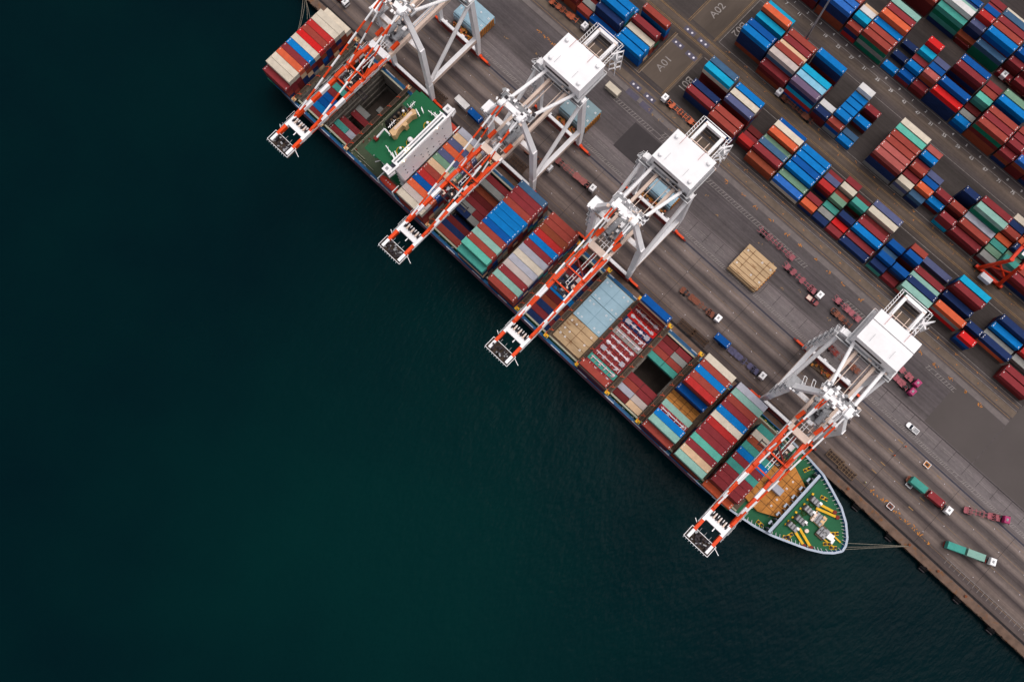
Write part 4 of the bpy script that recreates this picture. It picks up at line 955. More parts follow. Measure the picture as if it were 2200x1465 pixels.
    for k in range(3): b.beam((gx[0]+1.4+k*1.9, 28, ZG+.8), (gx[0]+1.4+k*1.9, 29.3, ZG+.8), .1, .1, grey)
    b.beam((gx[1]+.9, 27.6, ZG), (gx[1]+3.3, 26.7, ZG), .18, .2, white); b.beam((gx[0]-.8, 29.6, ZG), (gx[0]-2.0, 30.3, ZG), .2, .2, white)
    for k in range(9): b.beam((gx[0]-1+k, 24.0, ZG+.7), (gx[0]-1+k, 23.5, ZG+.3), .1, .1, white)
    part('tip_platform', b, o)
    # apex and stays
    ap = (YW+.6, 58.2)
    b = MB(); b.beam((-4.6+GX, ap[0], 57.6), (4.6+GX, ap[0], 57.6), 1.8, 1.6, white)
    for s in (-1, 1): b.box((s*3.9+GX, ap[0]-.4, 59.0), (1.5, 3.4, 1.4), white); b.cyl((s*3.9+GX-.9, ap[0]-1.6, 59.8), (s*3.9+GX+.9, ap[0]-1.6, 59.8), .85, white, 12)
    b.bb(-6.5+GX, 6.2+GX, ap[0]+.8, ap[0]+3.2, 56.6, 56.75, grey)
    for k in range(60): b.box((r.uniform(-6.2, 6.2)+GX, ap[0]+r.uniform(-2.6, 3.2), r.uniform(57.0, 60.0)), (r.uniform(.2, 1.3), r.uniform(.15, 1.0), r.uniform(.2, .8)), r.choice([white, white, white, grey, tan, dark]), rz=r.choice([0, 0, r.uniform(0, 3)]))
    for x in (-6.5+GX, 6.2+GX): b.beam((x, ap[0]+.8, 57.7), (x, ap[0]+3.2, 57.7), .12, .12, white)
    b.beam((-6.5+GX, ap[0]+3.2, 57.7), (6.2+GX, ap[0]+3.2, 57.7), .12, .12, white)
    b.bb(-12.2, -7.4, YW-1.6, YW+2.8, 42.8, 42.95, grey)
    if variant != 3: b.bb(-12.2, -8.6, YW-1.4, YW+2.4, 43.0, 43.1, white)
    for k in range(3): b.box((-11.4+k*1.2, YW-2.0+k*.2, 43.6), (.8, .5, 1.0), r.choice([white, grey]))
    part('apex_platform', b, o)
    b = MB()   # machinery and rope drums on the girders behind the legs
    b.bb(gx[0]+.7, gx[1]-.7, YW-5.5, YW+4, ZG+.6, ZG+.75, grey)
    for k in range(40): b.box((r.uniform(gx[0]+.6, gx[1]-.6), r.uniform(YW-5.5, YW+4), ZG+r.uniform(1, 1.8)), (r.uniform(.3, 1.6), r.uniform(.2, 1.3), r.uniform(.3, 1)), r.choice([grey, white, tan, dark, grey]), rz=r.choice([0, r.uniform(0, 3)]))
    for x in (GX-1.8, GX+1.7): b.cyl((x, YW-4.6, ZG+2.0), (x, YW-.4, ZG+2.0), .95, grey, 12)
    part('hoist_machinery', b, o)
    for s in (-1, 1):
        x = GX+s*3.9
        b = MB(); b.stripes((x, ap[0]-1.6, 59.6), (x-s*.2, 37.6, ZG+1.3), .5, .5, 4.6, orange, white, 1 if s > 0 else 0); part('fore_stay', b, o)
        b = MB(); b.stripes((x-s*1.0, ap[0]-1.6, 59.2), (x-s*.4, 60.0, ZG+1.4), .4, .4, 4.2, orange, white, s > 0); part('fore_stay', b, o)
        b = MB(); b.beam((x-s*.2, 40.5, ZG+1.6), (x-s*.2, 36.2, ZG+1.2), .9, .7, orange); part('stay_anchor', b, o)
    # machinery house
    hx0, hx1, hy0, hy1, hz0, hz1 = -6.9, 8.9, YL-2.3, YL+9.4, 43.6, 49.8
    b = MB(); b.bb(hx0, hx1, hy0, hy1, hz0, hz1, white); b.bb(hx0+1.0, hx1-4.5, hy0-.06, hy0, hz0+2, hz0+3.4, dark); b.bb(hx0-.9, hx1+.9, hy0-1.2, hy1+.9, hz0-.2, hz0-.02, grey)
    h = part('machinery_house', b, o)
    b = MB()
    if variant == 3:
        ym = (hy0+hy1)/2; b.add([(hx0, hy0, hz1+.01), (hx1, hy0, hz1+.01), (hx1, ym, hz1+.7), (hx0, ym, hz1+.7), (hx0, hy1, hz1+.01), (hx1, hy1, hz1+.01)], [(0, 1, 2, 3), (3, 2, 5, 4), (0, 3, 4), (1, 5, 2)], white)
        b.bb(hx0, hx1, ym+1.6, ym+1.7, hz1+.5, hz1+.75, grey)
    else: b.bb(hx0-.25, hx1+.25, hy0-.25, hy1+.25, hz1+.003, hz1+.25, white)
    part('roof', b, h)
    if variant != 3:
        for x, y in ((hx0+1.6, hy0+1.8), (hx0+1.4, hy1-2.0), (hx1-1.6, hy0+1.4), (hx1-1.2, hy1-1.8)):
            b = MB(); b.cyl((x, y, hz1+.25), (x, y, hz1+1.0), .62, white, 12); b.dome((x, y, hz1+1.0), .72, white, 12, 3, .4); part('roof_vent', b, h)
    b = MB(); rd_ = mat('thin_red_rail', srgb(176, 70, 56), .6)
    for x in (hx0+3.6, hx0+3.9+7.4): b.beam((x, hy1-3.4, hz1+.9), (x, hy1+.2, hz1+.9), .1, .1, rd_); b.beam((x, hy0+1.2, hz1+.9), (x, hy0+4.2, hz1+.9), .08, .08, grey)
    for x0_, y0_, x1_, y1_ in ((hx0-.9, hy0-1.2, hx0-.9, hy1+.9), (hx0-.9, hy1+.9, hx1+.9, hy1+.9), (hx1+.9, hy1+.9, hx1+.9, hy0-1.2), (hx0-.9, hy0-1.2, hx1+.9, hy0-1.2)): b.beam((x0_, y0_, hz0+1.0), (x1_, y1_, hz0+1.0), .1, .1, white)
    part('roof_railing', b, h)
    b = MB()
    for k in range(14): b.box((r.uniform(hx0+8, hx1), hy0-.75, hz0+r.uniform(.2, .9)), (r.uniform(.4, 1.2), .5, r.uniform(.4, 1)), r.choice([grey, dark, tan]))
    part('electrical_cabinet', b, h)
    # back reach frame with stair tower
    b = MB(); b.beam((gx[0]-.5, 126.2, ZG), (gx[1]+.5, 126.2, ZG), 1.1, 1.8, white); b.beam((gx[0], 116.6, ZG+2.2), (gx[1], 116.6, ZG+2.2), .35, .35, tan); b.beam((gx[0], 118.0, ZG+2.2), (gx[1], 118.0, ZG+2.2), .25, .25, tan)
    for s in (0, 1): b.beam((gx[s], 118, ZG+2.2), (gx[s], 123, ZG+.8), .25, .25, white)
    b.beam((GX-1.6, 118, ZG+.5), (GX-1.6, 121.5, ZG+.5), .2, .2, tan); b.beam((GX+1.6, 118, ZG+.5), (GX+1.6, 121.5, ZG+.5), .2, .2, tan)
    for s in (-1, 1):
        x = gx[0]-1.5 if s < 0 else gx[1]+1.5
        b.beam((x, 116, ZG), (x, 127.4, ZG), .2, .3, white); b.beam((x+s*.9, 116, ZG+.6), (x+s*.9, 127.4, ZG+.6), .14, .14, white)
        for k in range(10): b.beam((x, 116.4+k*1.15, ZG+.1), (x+s*.9, 116.9+k*1.15, ZG+.4), .1, .1, white)
    b.beam((gx[0]-2, 127.4, ZG+.6), (gx[1]+2, 127.4, ZG+.6), .2, .2, white)
    for s in (0, 1): b.box((gx[s], 115.6, ZG+1.7), (.9, 1.3, .8), rackorange)
    part('back_reach_frame', b, o)
    b = MB(); x = gx[1]+2.5
    b.bb(x-1.2, x+1.4, 122.6, 125.6, ZG-3, ZG-2.85, grey)
    for dx in (-1.2, 1.4):
        for y in (122.6, 125.6): b.beam((x+dx, y, 30), (x+dx, y, ZG+2), .2, .2, white)
    for k in range(7): b.beam((x-1.2, 122.6+(k % 2)*3, 31+k*1.8), (x+1.4, 125.6-(k % 2)*3, 32.6+k*1.8), .5, .12, white)
    part('stair_tower', b, o)
    b = MB()   # zig-zag stairs at one landside and one waterside leg
    for (yy, xx, z0_, z1_, k) in ((YL-.8, -11.6, 5, 41, 12), (YW+.4, -11.4, 20, 41, 7)):
        for i in range(k):
            za = z0_+(z1_-z0_)*i/k; zb = z0_+(z1_-z0_)*(i+1)/k; a = (1, -1)[i % 2]
            b.beam((xx, yy-1.3*a, za), (xx, yy+1.3*a, zb), .7, .1, grey); b.beam((xx-.4, yy-1.3*a, za+1), (xx-.4, yy+1.3*a, zb+1), .07, .07, white); b.beam((xx+.4, yy-1.3*a, za+1), (xx+.4, yy+1.3*a, zb+1), .07, .07, white)
            b.bb(xx-.5, xx+1.2, yy+1.3*a-.4, yy+1.3*a+.4, zb-.06, zb, grey)
            b.beam((xx-.5, yy+1.7*a, zb+1), (xx+1.2, yy+1.7*a, zb+1), .07, .07, white)
    part('stairway', b, o)
    # trolley, cab, spreader
    b = MB(); b.bb(gx[0]+.7, gx[1]-.7, ty-3.2, ty-2.9, ZG-.9, ZG-.3, dark); b.bb(gx[0]+.7, gx[1]-.7, ty+2.9, ty+3.2, ZG-.9, ZG-.3, dark)
    for x in (gx[0]+.9, GX-1, GX+1, gx[1]-.9): b.bb(x-.15, x+.15, ty-3.2, ty+3.2, ZG-.95, ZG-.35, dark)
    for k in range(46): b.box((r.uniform(gx[0]+1, gx[1]-1), ty+r.uniform(-3, 3), ZG+r.uniform(-.5, .5)), (r.uniform(.2, 1.2), r.uniform(.2, 1.0), r.uniform(.2, .6)), r.choice([dark, dark, dark, grey, black, tan]), rz=r.choice([0, r.uniform(0, 3)]))
    t = part('trolley', b, o)
    b = MB(); b.bb(gx[1]-2.6, gx[1]-1.0, ty+3.4, ty+5.6, ZG-4.6, ZG-2.2, white); b.bb(gx[1]-2.5, gx[1]-1.1, ty+3.34, ty+3.4, ZG-4.2, ZG-3, glass); part('operator_cab', b, t)
    zs = 36.5
    b = MB(); b.bb(GX-6, GX+6, ty-.9, ty-.6, zs, zs+.4, dark); b.bb(GX-6, GX+6, ty+.6, ty+.9, zs, zs+.4, dark)
    for x in (GX-6, GX-2, GX+2, GX+5.8): b.bb(x, x+.3, ty-1.2, ty+1.2, zs-.02, zs+.42, dark)
    b.box((GX, ty, zs+.9), (3, 1.8, .9), dark); part('spreader', b, t)
    b = MB()
    for sx in (-1, 1):
        for sy in (-1, 1): b.beam((GX+sx*1.3, ty+sy*.8, zs+1.3), (GX+sx*1.5, ty+sy*1.6, ZG-.8), .07, .07, dark)
    part('hoist_rope', b, t)
    # side sheave arms like combs, clearest on the nearest crane
    if variant == 3:
        b = MB()
        for k in range(3):
            for base in ((-9.9, YW+.4, 40+0*k), ): 
                x = -8.4+k*2.2; b.beam((x, YW+1.2, 44+k*3.4), (x-1.2, YW+4.2, 44+k*3.4), .14, .14, white); b.beam((x+1.0, YW+1.2, 44+k*3.4), (x-.2, YW+4.2, 44+k*3.4), .14, .14, white); b.beam((x-1.2, YW+4.2, 44+k*3.4), (x-.2, YW+4.2, 44+k*3.4), .14, .14, white)
                b.bb(x-.3, x+.9, YW+1.2, YW+2.4, 43.9+k*3.4, 44+k*3.4, grey)
        part('ladder_cage', b, o)
    return o
crane('leftmost white quay crane, boom over the aft holds, machinery house cut by the top edge', -136.9, 57.0, 0)
crane('white quay crane whose boom crosses the stack ahead of the bridge', -85.3, 52.5, 1)
crane('white quay crane in the middle, boom beside the pale blue hatch covers', -37.9, 55.5, 2)
crane('white quay crane nearest the bow, its house roof having a ridge', 45.4, 62.0, 3)

# ------------------------------------------------------------------ orange yard crane
def yard_crane(label, x, y0, y1, zt=21.0):
    o = thing('yard_crane', label, 'gantry crane', (x, y0, 0), 0); Lx = 4.4; m = mat('rubber_tyred_orange', srgb(214, 52, 14), .5, n=(.5, .12))
    W_ = y1-y0
    for y in (0, W_):
        for s in (-1, 1):
            b = MB(); b.beam((s*Lx, y, 2.0), (s*1.6, y, zt), 1.2, .9, m, .9, .9); part('leg', b, o)
        b = MB(); b.beam((-Lx-1.5, y, 1.6), (Lx+1.5, y, 1.6), 1.1, 1.0, m); part('sill_beam', b, o)
        for s in (-1, 1):
            b = MB(); b.cyl((s*Lx+.9, y-.5, .8), (s*Lx+.9, y+.5, .8), .8, black, 14); b.cyl((s*Lx-1.2, y-.5, .8), (s*Lx-1.2, y+.5, .8), .8, black, 14); part('wheel', b, o)
    for s in (-1, 1): b = MB(); b.beam((s*2.2, -1.2, zt), (s*2.2, W_+1.2, zt), 1.0, 1.5, m); part('top_girder', b, o)
    b = MB(); b.box((-.6, -2.0, 2.6), (4.4, 1.9, 2.4), white); part('generator_box', b, o)
    b = MB(); b.bb(-2.6, 2.6, 5.5, 10.5, zt+.8, zt+1.3, m); b.box((.6, 8, zt+1.9), (2.4, 2.2, 1.1), white); b.box((-1.4, 9, zt+1.8), (1.2, 1.6, .9), dark); b.cyl((-1.2, 6.6, zt+1.8), (1.4, 6.6, zt+1.8), .6, dkred, 12)
    t = part('trolley', b, o)
    b = MB(); b.bb(-.9, .9, 3.4, 5.2, zt-2.6, zt-.2, P('mint')); b.box((0, 4.3, zt-.1), (1.6, 1.6, .15), white); part('operator_cab', b, t)
    b = MB(); b.beam((-3, 0, 8), (3, 0, 14), .5, .5, m); b.beam((3, 0, 8), (-3, 0, 14), .5, .5, m); part('diagonal_brace', b, o)
    return o
q = at(2130, 580, 0)
yard_crane('orange gantry crane straddling containers at the right edge', q.x+.5, 170.2, 194.2)

# ------------------------------------------------------------------ lamp post, vehicles and things on the quay
q = at(1730.5, 86, 0)
lp = thing('lighting_mast', 'tall grey lighting mast leaning out over the lane beside the numbered line', 'lamp post', (q.x, q.y, 0))
b = MB(); b.box((0, 0, .4), (1.6, 1.6, .8), dkred); part('base', b, lp)
b = MB(); b.cyl((0, 0, .8), (0, 0, 38), .42, grey, 12, .26); part('mast', b, lp)
b = MB()
for i in range(6): a = i*math.pi/3; b.box((1.3*math.cos(a), 1.3*math.sin(a), 38.2), (.7, .5, .3), white, rz=a)
b.torus((0, 0, 38), 1.1, .08, grey, 12); part('lamp_head', b, lp)

def truck(label, cabp, tailp, cabcol=None, frame=rackbrown, loads=(), group='lorries and trailers on the quay', cabless=False, empty=False):
    """cab and tail given where they stand on the ground; loads: (label, colour, L, offset from cab)"""
    A, B = at(*cabp, 1.6), at(*tailp, 1.6); d = A-B; L_ = d.length; a = math.atan2(d.y, d.x)
    o = thing('lorry' if not cabless else 'parked_trailer', label, 'lorry' if not cabless else 'trailer', (A.x, A.y, 0), a, group)
    if not cabless:
        cm = cabcol or white
        b = MB(); b.bb(-1.0, 1.0, -1.22, 1.22, .9, 3.0, cm); b.bb(-.9, .75, -1.1, 1.1, 3.0, 3.2, cm); b.box((-.1, 0, 3.25), (.7, .9, .1), grey); cab = part('cab', b, o)
        b = MB(); b.bb(1.001, 1.05, -1.1, 1.1, 2.0, 2.85, glass); part('windscreen', b, cab)
        b = MB()
        for s in (-1, 1): b.box((.95, s*1.4, 2.4), (.12, .25, .5), black)
        part('mirror', b, cab)
        b = MB(); b.bb(-4.2, -1.0, -.95, .95, .8, 1.15, black); b.cyl((-3.2, -1.0, 1.3), (-3.2, -.2, 1.3), .3, dark, 8); b.box((-1.6, .7, 1.4), (.8, .7, .6), dark); part('tractor_chassis', b, o)
        for x in (.2, -2.6, -3.7):
            for s in (-1, 1): b = MB(); b.cyl((x, s*.8, .5), (x, s*1.2, .5), .5, black, 12); part('wheel', b, o)
    b = MB(); x1 = -1.8 if not cabless else 0
    for s in (-.55, .55): b.beam((x1, s, 1.3), (-L_, s, 1.3), .18, .25, frame)
    k = int(L_/1.5)
    for i in range(k+1):
        x = x1-(L_+x1)*i/max(k, 1); w_ = 1.2 if i % 2 == 0 else .8; b.beam((x, -w_, 1.42), (x, w_, 1.42), .22, .16, frame)
        if i % 3 == 1: b.beam((x, -1.15, 1.42), (x-1.2, -1.15, 1.42), .14, .14, frame); b.beam((x, 1.15, 1.42), (x-1.2, 1.15, 1.42), .14, .14, frame); b.beam((x, -.5, 1.5), (x-1.3, .5, 1.5), .14, .1, frame)
    rt = random.Random(int(A.x*3)+5)
    for i in range(k):
        x = x1-(L_+x1)*(i+.5)/max(k, 1)
        if rt.random() < .42: b.bb(x-.55, x+.55, -1.1, 1.1, 1.30, 1.36, frame)
        elif rt.random() < .3: b.bb(x-.4, x+.3, -.5, .5, 1.2, 1.62, dark)
    part('trailer_frame', b, o)
    for x in (-L_+1.0, -L_+2.2):
        for s in (-1, 1): b = MB(); b.cyl((x, s*.8, .5), (x, s*1.2, .5), .5, black, 12); part('wheel', b, o)
    ca, sa = math.cos(a), math.sin(a)
    for lab, c, Lc, off in loads:
        container(lab, 'containers on lorries', c, Lc, A.x-off*ca, A.y-off*sa, 1.55, a)
    return o
truck('white-cabbed lorry heading right with a dark trailer, cut by the top edge', (743, 8), (722, -12), frame=dkred)
truck('dark lorry under the second crane carrying a white and a blue container', (1056, 286), (985, 217), cabcol=dark, loads=[('short white container on the lorry left of the second crane', 'white', 20, 15.6), ('short blue container on the lorry left of the second crane', 'blue', 20, 8.6)])
truck('lorry with white cab and brown empty trailer beside the second crane leg', (1180, 362), (1128, 318), frame=rackbrown)
truck('lorry with white cab and red-brown empty trailer between the second and third cranes', (1273, 406), (1196, 342), frame=mat('faded_red_trailer', srgb(156, 92, 88), .7))
truck('lorry with white cab and long rusty empty trailer by the pale blue hatch covers', (1542, 685), (1464, 620), frame=rackbrown)
truck('lorry with small white cab pulling a trailer with a blue container behind', (1637, 808), (1546, 730), frame=mat('slate_trailer', srgb(86, 82, 110), .7), loads=[('short blue container at the tail of the lorry near the flat rack bay', 'blue', 20, 18.6)])
truck('lorry with white cab facing up-left and orange empty trailer beside the B01 block', (1428, 212), (1494, 268), frame=rackorange)
truck('lorry with white cab facing up-left and brown empty trailer by the middle lane', (1674, 199), (1744, 260), frame=rackbrown)
truck('grey-white lorry cab facing up-left behind the second crane house', (1256, 58), (1282, 82), frame=dark)
truck('lorry with white cab at top right carrying a rust brown container', (2018, 46), (2112, 120), loads=[('long rust brown container on a lorry in the top right lane', 'rust brown', 40, 11.2)])
truck('lorry with white cab facing up-left at the far right in the top right lane', (2155, 163), (2215, 212))
truck('lorry with white cab carrying a teal and a maroon container by the bow', (2036, 1096), (1950, 1026), loads=[('short maroon container right behind the white cab near the bow', 'maroon', 20, 6.0), ('short teal container at the tail of the lorry near the bow', 'teal', 20, 13.2)])
truck('lorry with white cab carrying two pale teal containers at lower right', (2130, 1206), (2028, 1168), frame=dkred, loads=[('front pale teal container of the pair at lower right', 'pale teal', 20, 6.4), ('rear teal container of the pair at lower right', 'teal', 20, 13.3)])
truck('lorry with magenta cab pulling a pink empty trailer at the right edge', (2160, 1116), (2072, 1094), cabcol=magenta, frame=pink)
truck('lorry with white cab pulling pink empty trailers on the middle of the apron', (1760, 635), (1690, 570), frame=pink)
truck('pink empty trailer with magenta cab, left of the two parked side by side', (1958, 842), (1905, 790), cabcol=magenta, frame=pink)
truck('pink empty trailer with magenta cab, upper right of the two side by side', (1969, 824), (1925, 780), cabcol=magenta, frame=pink)
truck('long pink parked trailer without a cab, upper one by the wood-coloured covers', (1706, 556), (1636, 494), frame=pink, cabless=True)
truck('pink parked trailer just left of the fourth crane house', (1848, 688), (1798, 642), frame=pink, cabless=True)
truck('brown parked trailer beside the pink one left of the fourth crane', (1828, 700), (1788, 664), frame=rackbrown, cabless=True)
truck('orange parked trailer at the top edge beside the first yard block', (1240, 44), (1183, 0), frame=rackorange, cabless=True)
truck('dark red parked trailer between the legs of the fourth crane', (1800, 762), (1778, 738), frame=dkred, cabless=True)
truck('brown parked trailer under the house of the fourth crane', (1846, 800), (1812, 770), frame=rackbrown, cabless=True)
def car(label, p, a, col, pickup=False):
    q = at(*p, .8); o = thing('parked_car', label, 'pickup' if pickup else 'car', (q.x, q.y, 0), a)
    b = MB(); b.prism([(-2.4, -.85), (-2.1, -.93), (2.0, -.93), (2.5, -.6), (2.5, .6), (2.0, .93), (-2.1, .93), (-2.4, .85)], .35, .98, col); part('body', b, o)
    b = MB(); b.add([(-1.9 if not pickup else -.3, -.85, .98), (1.2, -.85, .98), (1.2, .85, .98), (-1.9 if not pickup else -.3, .85, .98), (-1.4 if not pickup else 0, -.7, 1.5), (.5, -.7, 1.5), (.5, .7, 1.5), (-1.4 if not pickup else 0, .7, 1.5)],
                    [(0, 1, 5, 4), (1, 2, 6, 5), (2, 3, 7, 6), (3, 0, 4, 7)], glass); part('windows', b, o)
    b = MB(); b.bb(-1.35 if not pickup else .02, .45, -.68, .68, 1.5, 1.54, col); part('roof', b, o)
    if pickup: b = MB(); b.bb(-2.25, -.45, -.75, .75, .99, 1.02, grey if col is white else tan); part('load_bed', b, o)
    for x in (-1.5, 1.6):
        for s in (-1, 1): b = MB(); b.cyl((x, s*.72, .34), (x, s*.95, .34), .34, black, 12); part('wheel', b, o)
    return o
car('silver-white pickup parked on the pale slabs right of the bow crane', (1961, 920), math.pi+.02, white, True)
car('dark red pickup with a pale load bed beside the pink trailers', (1745, 645), .05, mat('dark_red_car_paint', srgb(132, 36, 42), .35), True)

# hatch covers piled on the quay
def pile(label, x0, x1, y0, y1, z, m, yl, fr=None):
    o = hatch(label, [(x0, y0), (x1, y0), (x1, y1), (x0, y1)], .4, z, m, [(x, y) for x in (x0+1.2, (x0+x1)/2+1.4, x1-1.2) for y in (y0+3, y1-2.2)], name='hatch_cover_pile', group='hatch covers set down on the quay',
              frame=fr or mat('blue_hatch_seam', (0, 0, 0, 1)), ribs=[(x0, (y0+y1)/2, x1, (y0+y1)/2), (x0+.3, y0+.4, x1-.3, y0+.4)]+([(x0+.2, y0+(y1-y0)*k/6, x1-.2, y0+(y1-y0)*k/6) for k in (1, 2, 4, 5)]+[(x0+(x1-x0)*k/4, y0+2.2, x0+(x1-x0)*k/4, y1-.2) for k in (1, 3)] if m is hatchbrown else []))
    c = MB(); cx_, cy_ = o.location.x, o.location.y; r = random.Random(int(x0))
    for k in range(9): c.bb(x1-cx_, x1-cx_+.35, y0-cy_+.5+k*(y1-y0-1)/9, y0-cy_+1.0+k*(y1-y0-1)/9, .2, z-.5, hatchgold)
    c.bb(x0-cx_, x1-cx_-.01, y0-cy_-.5, y0-cy_-.01, .1, z-1.4, m); part('edge_bracket', c, o)
    d = thing('machine_skid', yl, 'machine', ((x0+x1)/2, y0-2.2, 0), 0, 'yellow-brown machine skids at the landside rail')
    e = MB(); e.bb(-6, 6, -1.3, 1.3, .1, .5, steelbrown); part('base_frame', e, d); e = MB()
    for k in range(34): e.box((r.uniform(-5.5, 5.5), r.uniform(-1.1, 1.1), r.uniform(.6, 1.4)), (r.uniform(.3, 1.8), r.uniform(.2, 1.0), r.uniform(.2, .8)), r.choice([hatchgold, hatchgold, steelbrown, rackorange, orangemark]), rz=r.choice([0, r.uniform(0, 3)]))
    part('machinery', e, d)
    return o
pile('pale blue-grey hatch cover on the quay behind the leftmost crane', -144.6, -131.8, 110.4, 119.4, 5.2, hatchblue, 'yellow-brown machinery between the landside legs of the leftmost crane')
pile('grey-blue hatch cover on the quay under the second crane', -89.6, -77.2, 110.2, 119.6, 5.2, mat('grey_blue_hatch', srgb(132, 152, 158), .7, rust=.2, n=(.4, .1)), 'brown machinery between the landside legs of the second crane')
pile('pale blue hatch cover on the quay under the third crane', -46.6, -34.4, 110.2, 119.0, 4.6, hatchblue, 'brown machinery between the landside legs of the third crane')
pile('rusty beige hatch cover pile standing alone on the apron', -4.6, 8.4, 108.6, 120.0, 3.0, hatchbrown, 'orange-yellow machinery between the landside legs of the fourth crane', mat('rust_line', (0, 0, 0, 1)))
bpy.data.objects['machine_skid.003'].location = (42.5, 103.6, 0)
for i, (p, lab) in enumerate((((912+270, 0), None),)): pass
q = at(1310, 186, 1.5)
container('short cream container on the quay right of the second crane house', 'containers on lorries', 'cream', 20, at(1318, 190, 2.6).x, at(1318, 190, 2.6).y, .0)
# brown steel frames by the quay edge
def rack(label, p, L_, W_, m, z=.9):
    q = at(*p, .5); o = thing('steel_rack', label, 'steel frame', (q.x, q.y, 0), 0, 'brown steel frames lying by the quay edge'); b = MB()
    for s in (-1, 1): b.beam((-L_/2, s*W_/2, z), (L_/2, s*W_/2, z), .18, .25, m)
    for i in range(int(L_/1.1)+1): x = -L_/2+i*L_/int(L_/1.1); b.beam((x, -W_/2, z), (x, W_/2, z), .16, .2, m)
    b.beam((-L_/2, 0, z), (L_/2, 0, z), .14, .2, m); b.bb(-L_/2+.2, L_/2-.2, -W_/2+.2, W_/2-.2, .1, .3, mat('rack_floor', srgb(70, 56, 50), .9)); part('frame', b, o)
    b = MB()
    for sx in (-1, 1):
        for sy in (-1, 1): b.bb(sx*L_/2-.12, sx*L_/2+.12, sy*W_/2-.12, sy*W_/2+.12, .02, z+.3, m)
    part('corner_post', b, o)
tm = mat('tan_rack_steel', srgb(112, 88, 66), .8)
rack('brown ladder-like frame nearest the bow, left of the pair', (1794, 984), 6.3, 2.6, tm); rack('brown solid-floored frame right of the ladder-like one', (1820, 1012), 6.3, 2.6, tm)
rack('dark brown frame on the quay edge beside the white second-crane leg', (941, 205), 7, 3.0, mat('dark_rack', srgb(84, 60, 44), .8)); rack('brown frame by the blue container above the flat racks', (1476, 704), 6.6, 2.6, mat('dark_rack', (0, 0, 0, 1))); rack('brown frame below the first along the quay by the open hold', (1503, 726), 6.6, 2.6, mat('dark_rack', (0, 0, 0, 1)))
rack('thin dark frame on the quay between the second and third booms', (1113, 352), 7.5, 3.4, mat('dark_rack', (0, 0, 0, 1)))
# gear carts
for p, c, lab in (((1991, 998), orangemark, 'small orange-sided cart with white frame right of the bow'), ((1953, 1041), grey, 'small white-framed cart beside the teal container'), ((1912, 1087), rackbrown, 'small brown-sided cart near the quay edge right of the bow')):
    q = at(*p, .5); o = thing('gear_cart', lab, 'cart', (q.x, q.y, 0), 0, 'small gear carts right of the bow'); b = MB(); b.bb(-1.1, 1.1, -.9, .9, .3, .8, c); part('tray', b, o); b = MB()
    for s in (-1, 1): b.beam((-1.1, s*.9, .95), (1.1, s*.9, .95), .14, .14, white); b.beam((s*1.1, -.9, .95), (s*1.1, .9, .95), .14, .14, white)
    b.bb(-.6, .6, -.4, .4, .82, .95, dark); part('rim', b, o); b = MB()
    for sx in (-.8, .8):
        for sy in (-.8, .8): b.cyl((sx, sy-.08, .2), (sx, sy+.08, .2), .2, black, 8)
    part('wheel', b, o)
# workers
def person(label, p, a, vest, pose=0):
    q = at(*p, .9); o = thing('person', label, 'person', (q.x, q.y, 0), a, None); 
    me = bpy.data.meshes.new('body'); st = .22 if pose else .1
    V = [(0, 0, .95), (0, 0, 1.2), (0, 0, 1.42), (0, 0, 1.52), (.02, 0, 1.66), (-.02, .1, .92), (st, .11, .5), (st*.8, .11, .06), (st*.8+.16, .12, .03), (-.02, -.1, .92), (-st, -.11, .5), (-st*1.4, -.11, .06), (-st*1.4+.16, -.12, .03),
         (0, .19, 1.40), (.02, .26, 1.15), (.14, .27, .93), (.2, .27, .84), (0, -.19, 1.40), (-.02, -.26, 1.15), (.08, -.28, .93), (.14, -.28, .84)]
    Ed = [(0, 1), (1, 2), (2, 3), (3, 4), (0, 5), (5, 6), (6, 7), (7, 8), (0, 9), (9, 10), (10, 11), (11, 12), (2, 13), (13, 14), (14, 15), (15, 16), (2, 17), (17, 18), (18, 19), (19, 20)]
    rad = [.15, .15, .16, .06, .11, .09, .065, .05, .045, .09, .065, .05, .045, .06, .045, .035, .035, .06, .045, .035, .035]
    me.from_pydata(V, Ed, []); bo = bpy.data.objects.new('body', me); COL.objects.link(bo); bo.parent = o
    sm = bo.modifiers.new('skin', 'SKIN'); bo.modifiers.new('sub', 'SUBSURF').levels = 1
    for v, rr_ in zip(me.skin_vertices[0].data, rad): v.radius = (rr_, rr_)
    me.skin_vertices[0].data[0].use_root = True; me.materials.append(jeans)
    b = MB(); b.cyl((0, 0, .98), (0, 0, 1.44), .2, vest, 10, .21); b.cyl((-.02, .2, 1.4), (.0, .27, 1.16), .075, vest, 8); b.cyl((-.02, -.2, 1.4), (.0, -.27, 1.16), .075, vest, 8); part('vest', b, o)
    b = MB(); b.dome((.02, 0, 1.68), .15, vest if pose else white, 12, 4); b.cyl((.02, 0, 1.67), (.08, 0, 1.68), .17, vest if pose else white, 12); part('helmet', b, o)
    b = MB(); b.dome((.03, 0, 1.64), .105, skin, 10, 4, full=True); part('head', b, o)
person('person in orange clothing and helmet standing by the landside rail right of the bow', (1945, 959), .5, hivis, 1)
person('person in orange vest and dark trousers walking, left of the other orange one', (1921, 978), 2.2, hivis, 1)
person('person in yellow vest standing near the quay edge beside the brown frames', (1859, 1036), 1.0, hivisy)
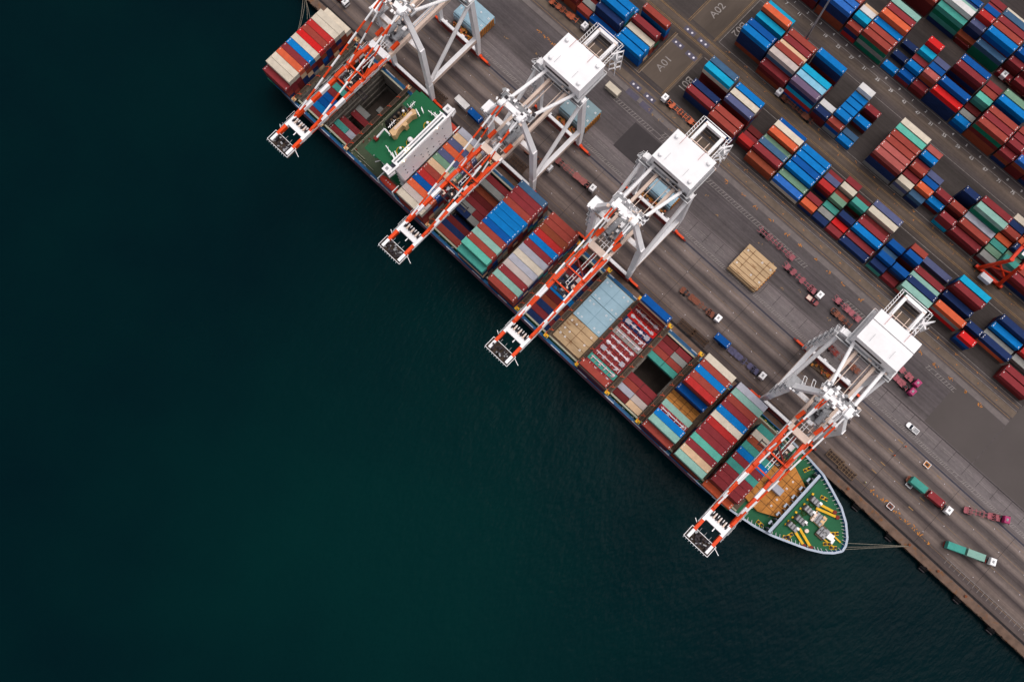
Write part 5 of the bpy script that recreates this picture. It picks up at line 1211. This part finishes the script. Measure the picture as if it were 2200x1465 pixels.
# mooring lines and bollards
def line(label, p, q, sag=.6):
    b = MB(); p = Vector(p); q = Vector(q); n_ = 10; pts = [p.lerp(q, i/n_)-Vector((0, 0, sag*4*(i/n_)*(1-i/n_))) for i in range(n_+1)]
    for a, c in zip(pts, pts[1:]): b.beam(a, c, .15, .15, rope)
    o = b.build('mooring_line'); tag(o, label, 'mooring line', 'mooring lines of the ship')
bq = at(1952, 1173, .8)
line('upper mooring line from the bow to the quay', (*at(1814, 1166, 8.2)[:2], 8.2), bq); line('middle mooring line from the bow to the quay', (*at(1813, 1175, 8.0)[:2], 8.0), bq); line('lower mooring line from the bow to the quay', (*at(1812, 1180, 7.8)[:2], 7.8), bq)
for i, (p, q_, lab) in enumerate((((640, 66), (651, -2), 'leftmost mooring line from the stern, running up past the top edge'), ((643, 63), (656, -2), 'mooring line second from left at the stern'), ((660, 42), (657, -4), 'mooring line third from left at the stern'), ((666, 40), (656, -4), 'rightmost mooring line at the stern'))):
    line(lab, (*at(*p, 6)[:2], 6), (*at(*q_, 1)[:2], 1), 1.0)
def bollard(label, x, y):
    o = thing('quay_bollard', label, 'bollard', (x, y, 0), 0, 'bollards along the quay edge'); b = MB(); b.cyl((0, 0, 0), (0, 0, .6), .3, mat('rusty_bollard', srgb(120, 66, 40), .8), 10); b.cyl((0, 0, .6), (0, 0, .85), .45, _M['rusty_bollard'], 10); part('post', b, o)
bollard('rusty bollard on the quay edge holding the bow mooring lines', bq.x, 78.6)
for x, lab in ((78, 'rusty bollard on the quay edge level with the bow tip'), (130, 'rusty bollard on the quay edge nearest the lower right corner'), (104+14, 'rusty bollard on the quay edge between the bow lines and the lower corner')): bollard(lab, x, 78.6)
# rubber fenders on the quay face
for i, x in enumerate((84.5, 99.5, 114.5, 129.5, 144)):
    o = thing('quay_fender', '%s black rubber fender on the quay face right of the bow' % ORD[i], 'fender', (x, 76.6, -2), 0, 'rubber fenders on the quay face'); b = MB(); b.cyl((-1.4, -.1, .2), (1.4, -.1, .2), .65, black, 12); b.box((0, .3, .3), (3.2, .5, 1.4), dark); part('buffer', b, o); b = MB(); b.box((.2, -1.1, -.6), (2.4, .3, 1.2), dark); part('panel', b, o)
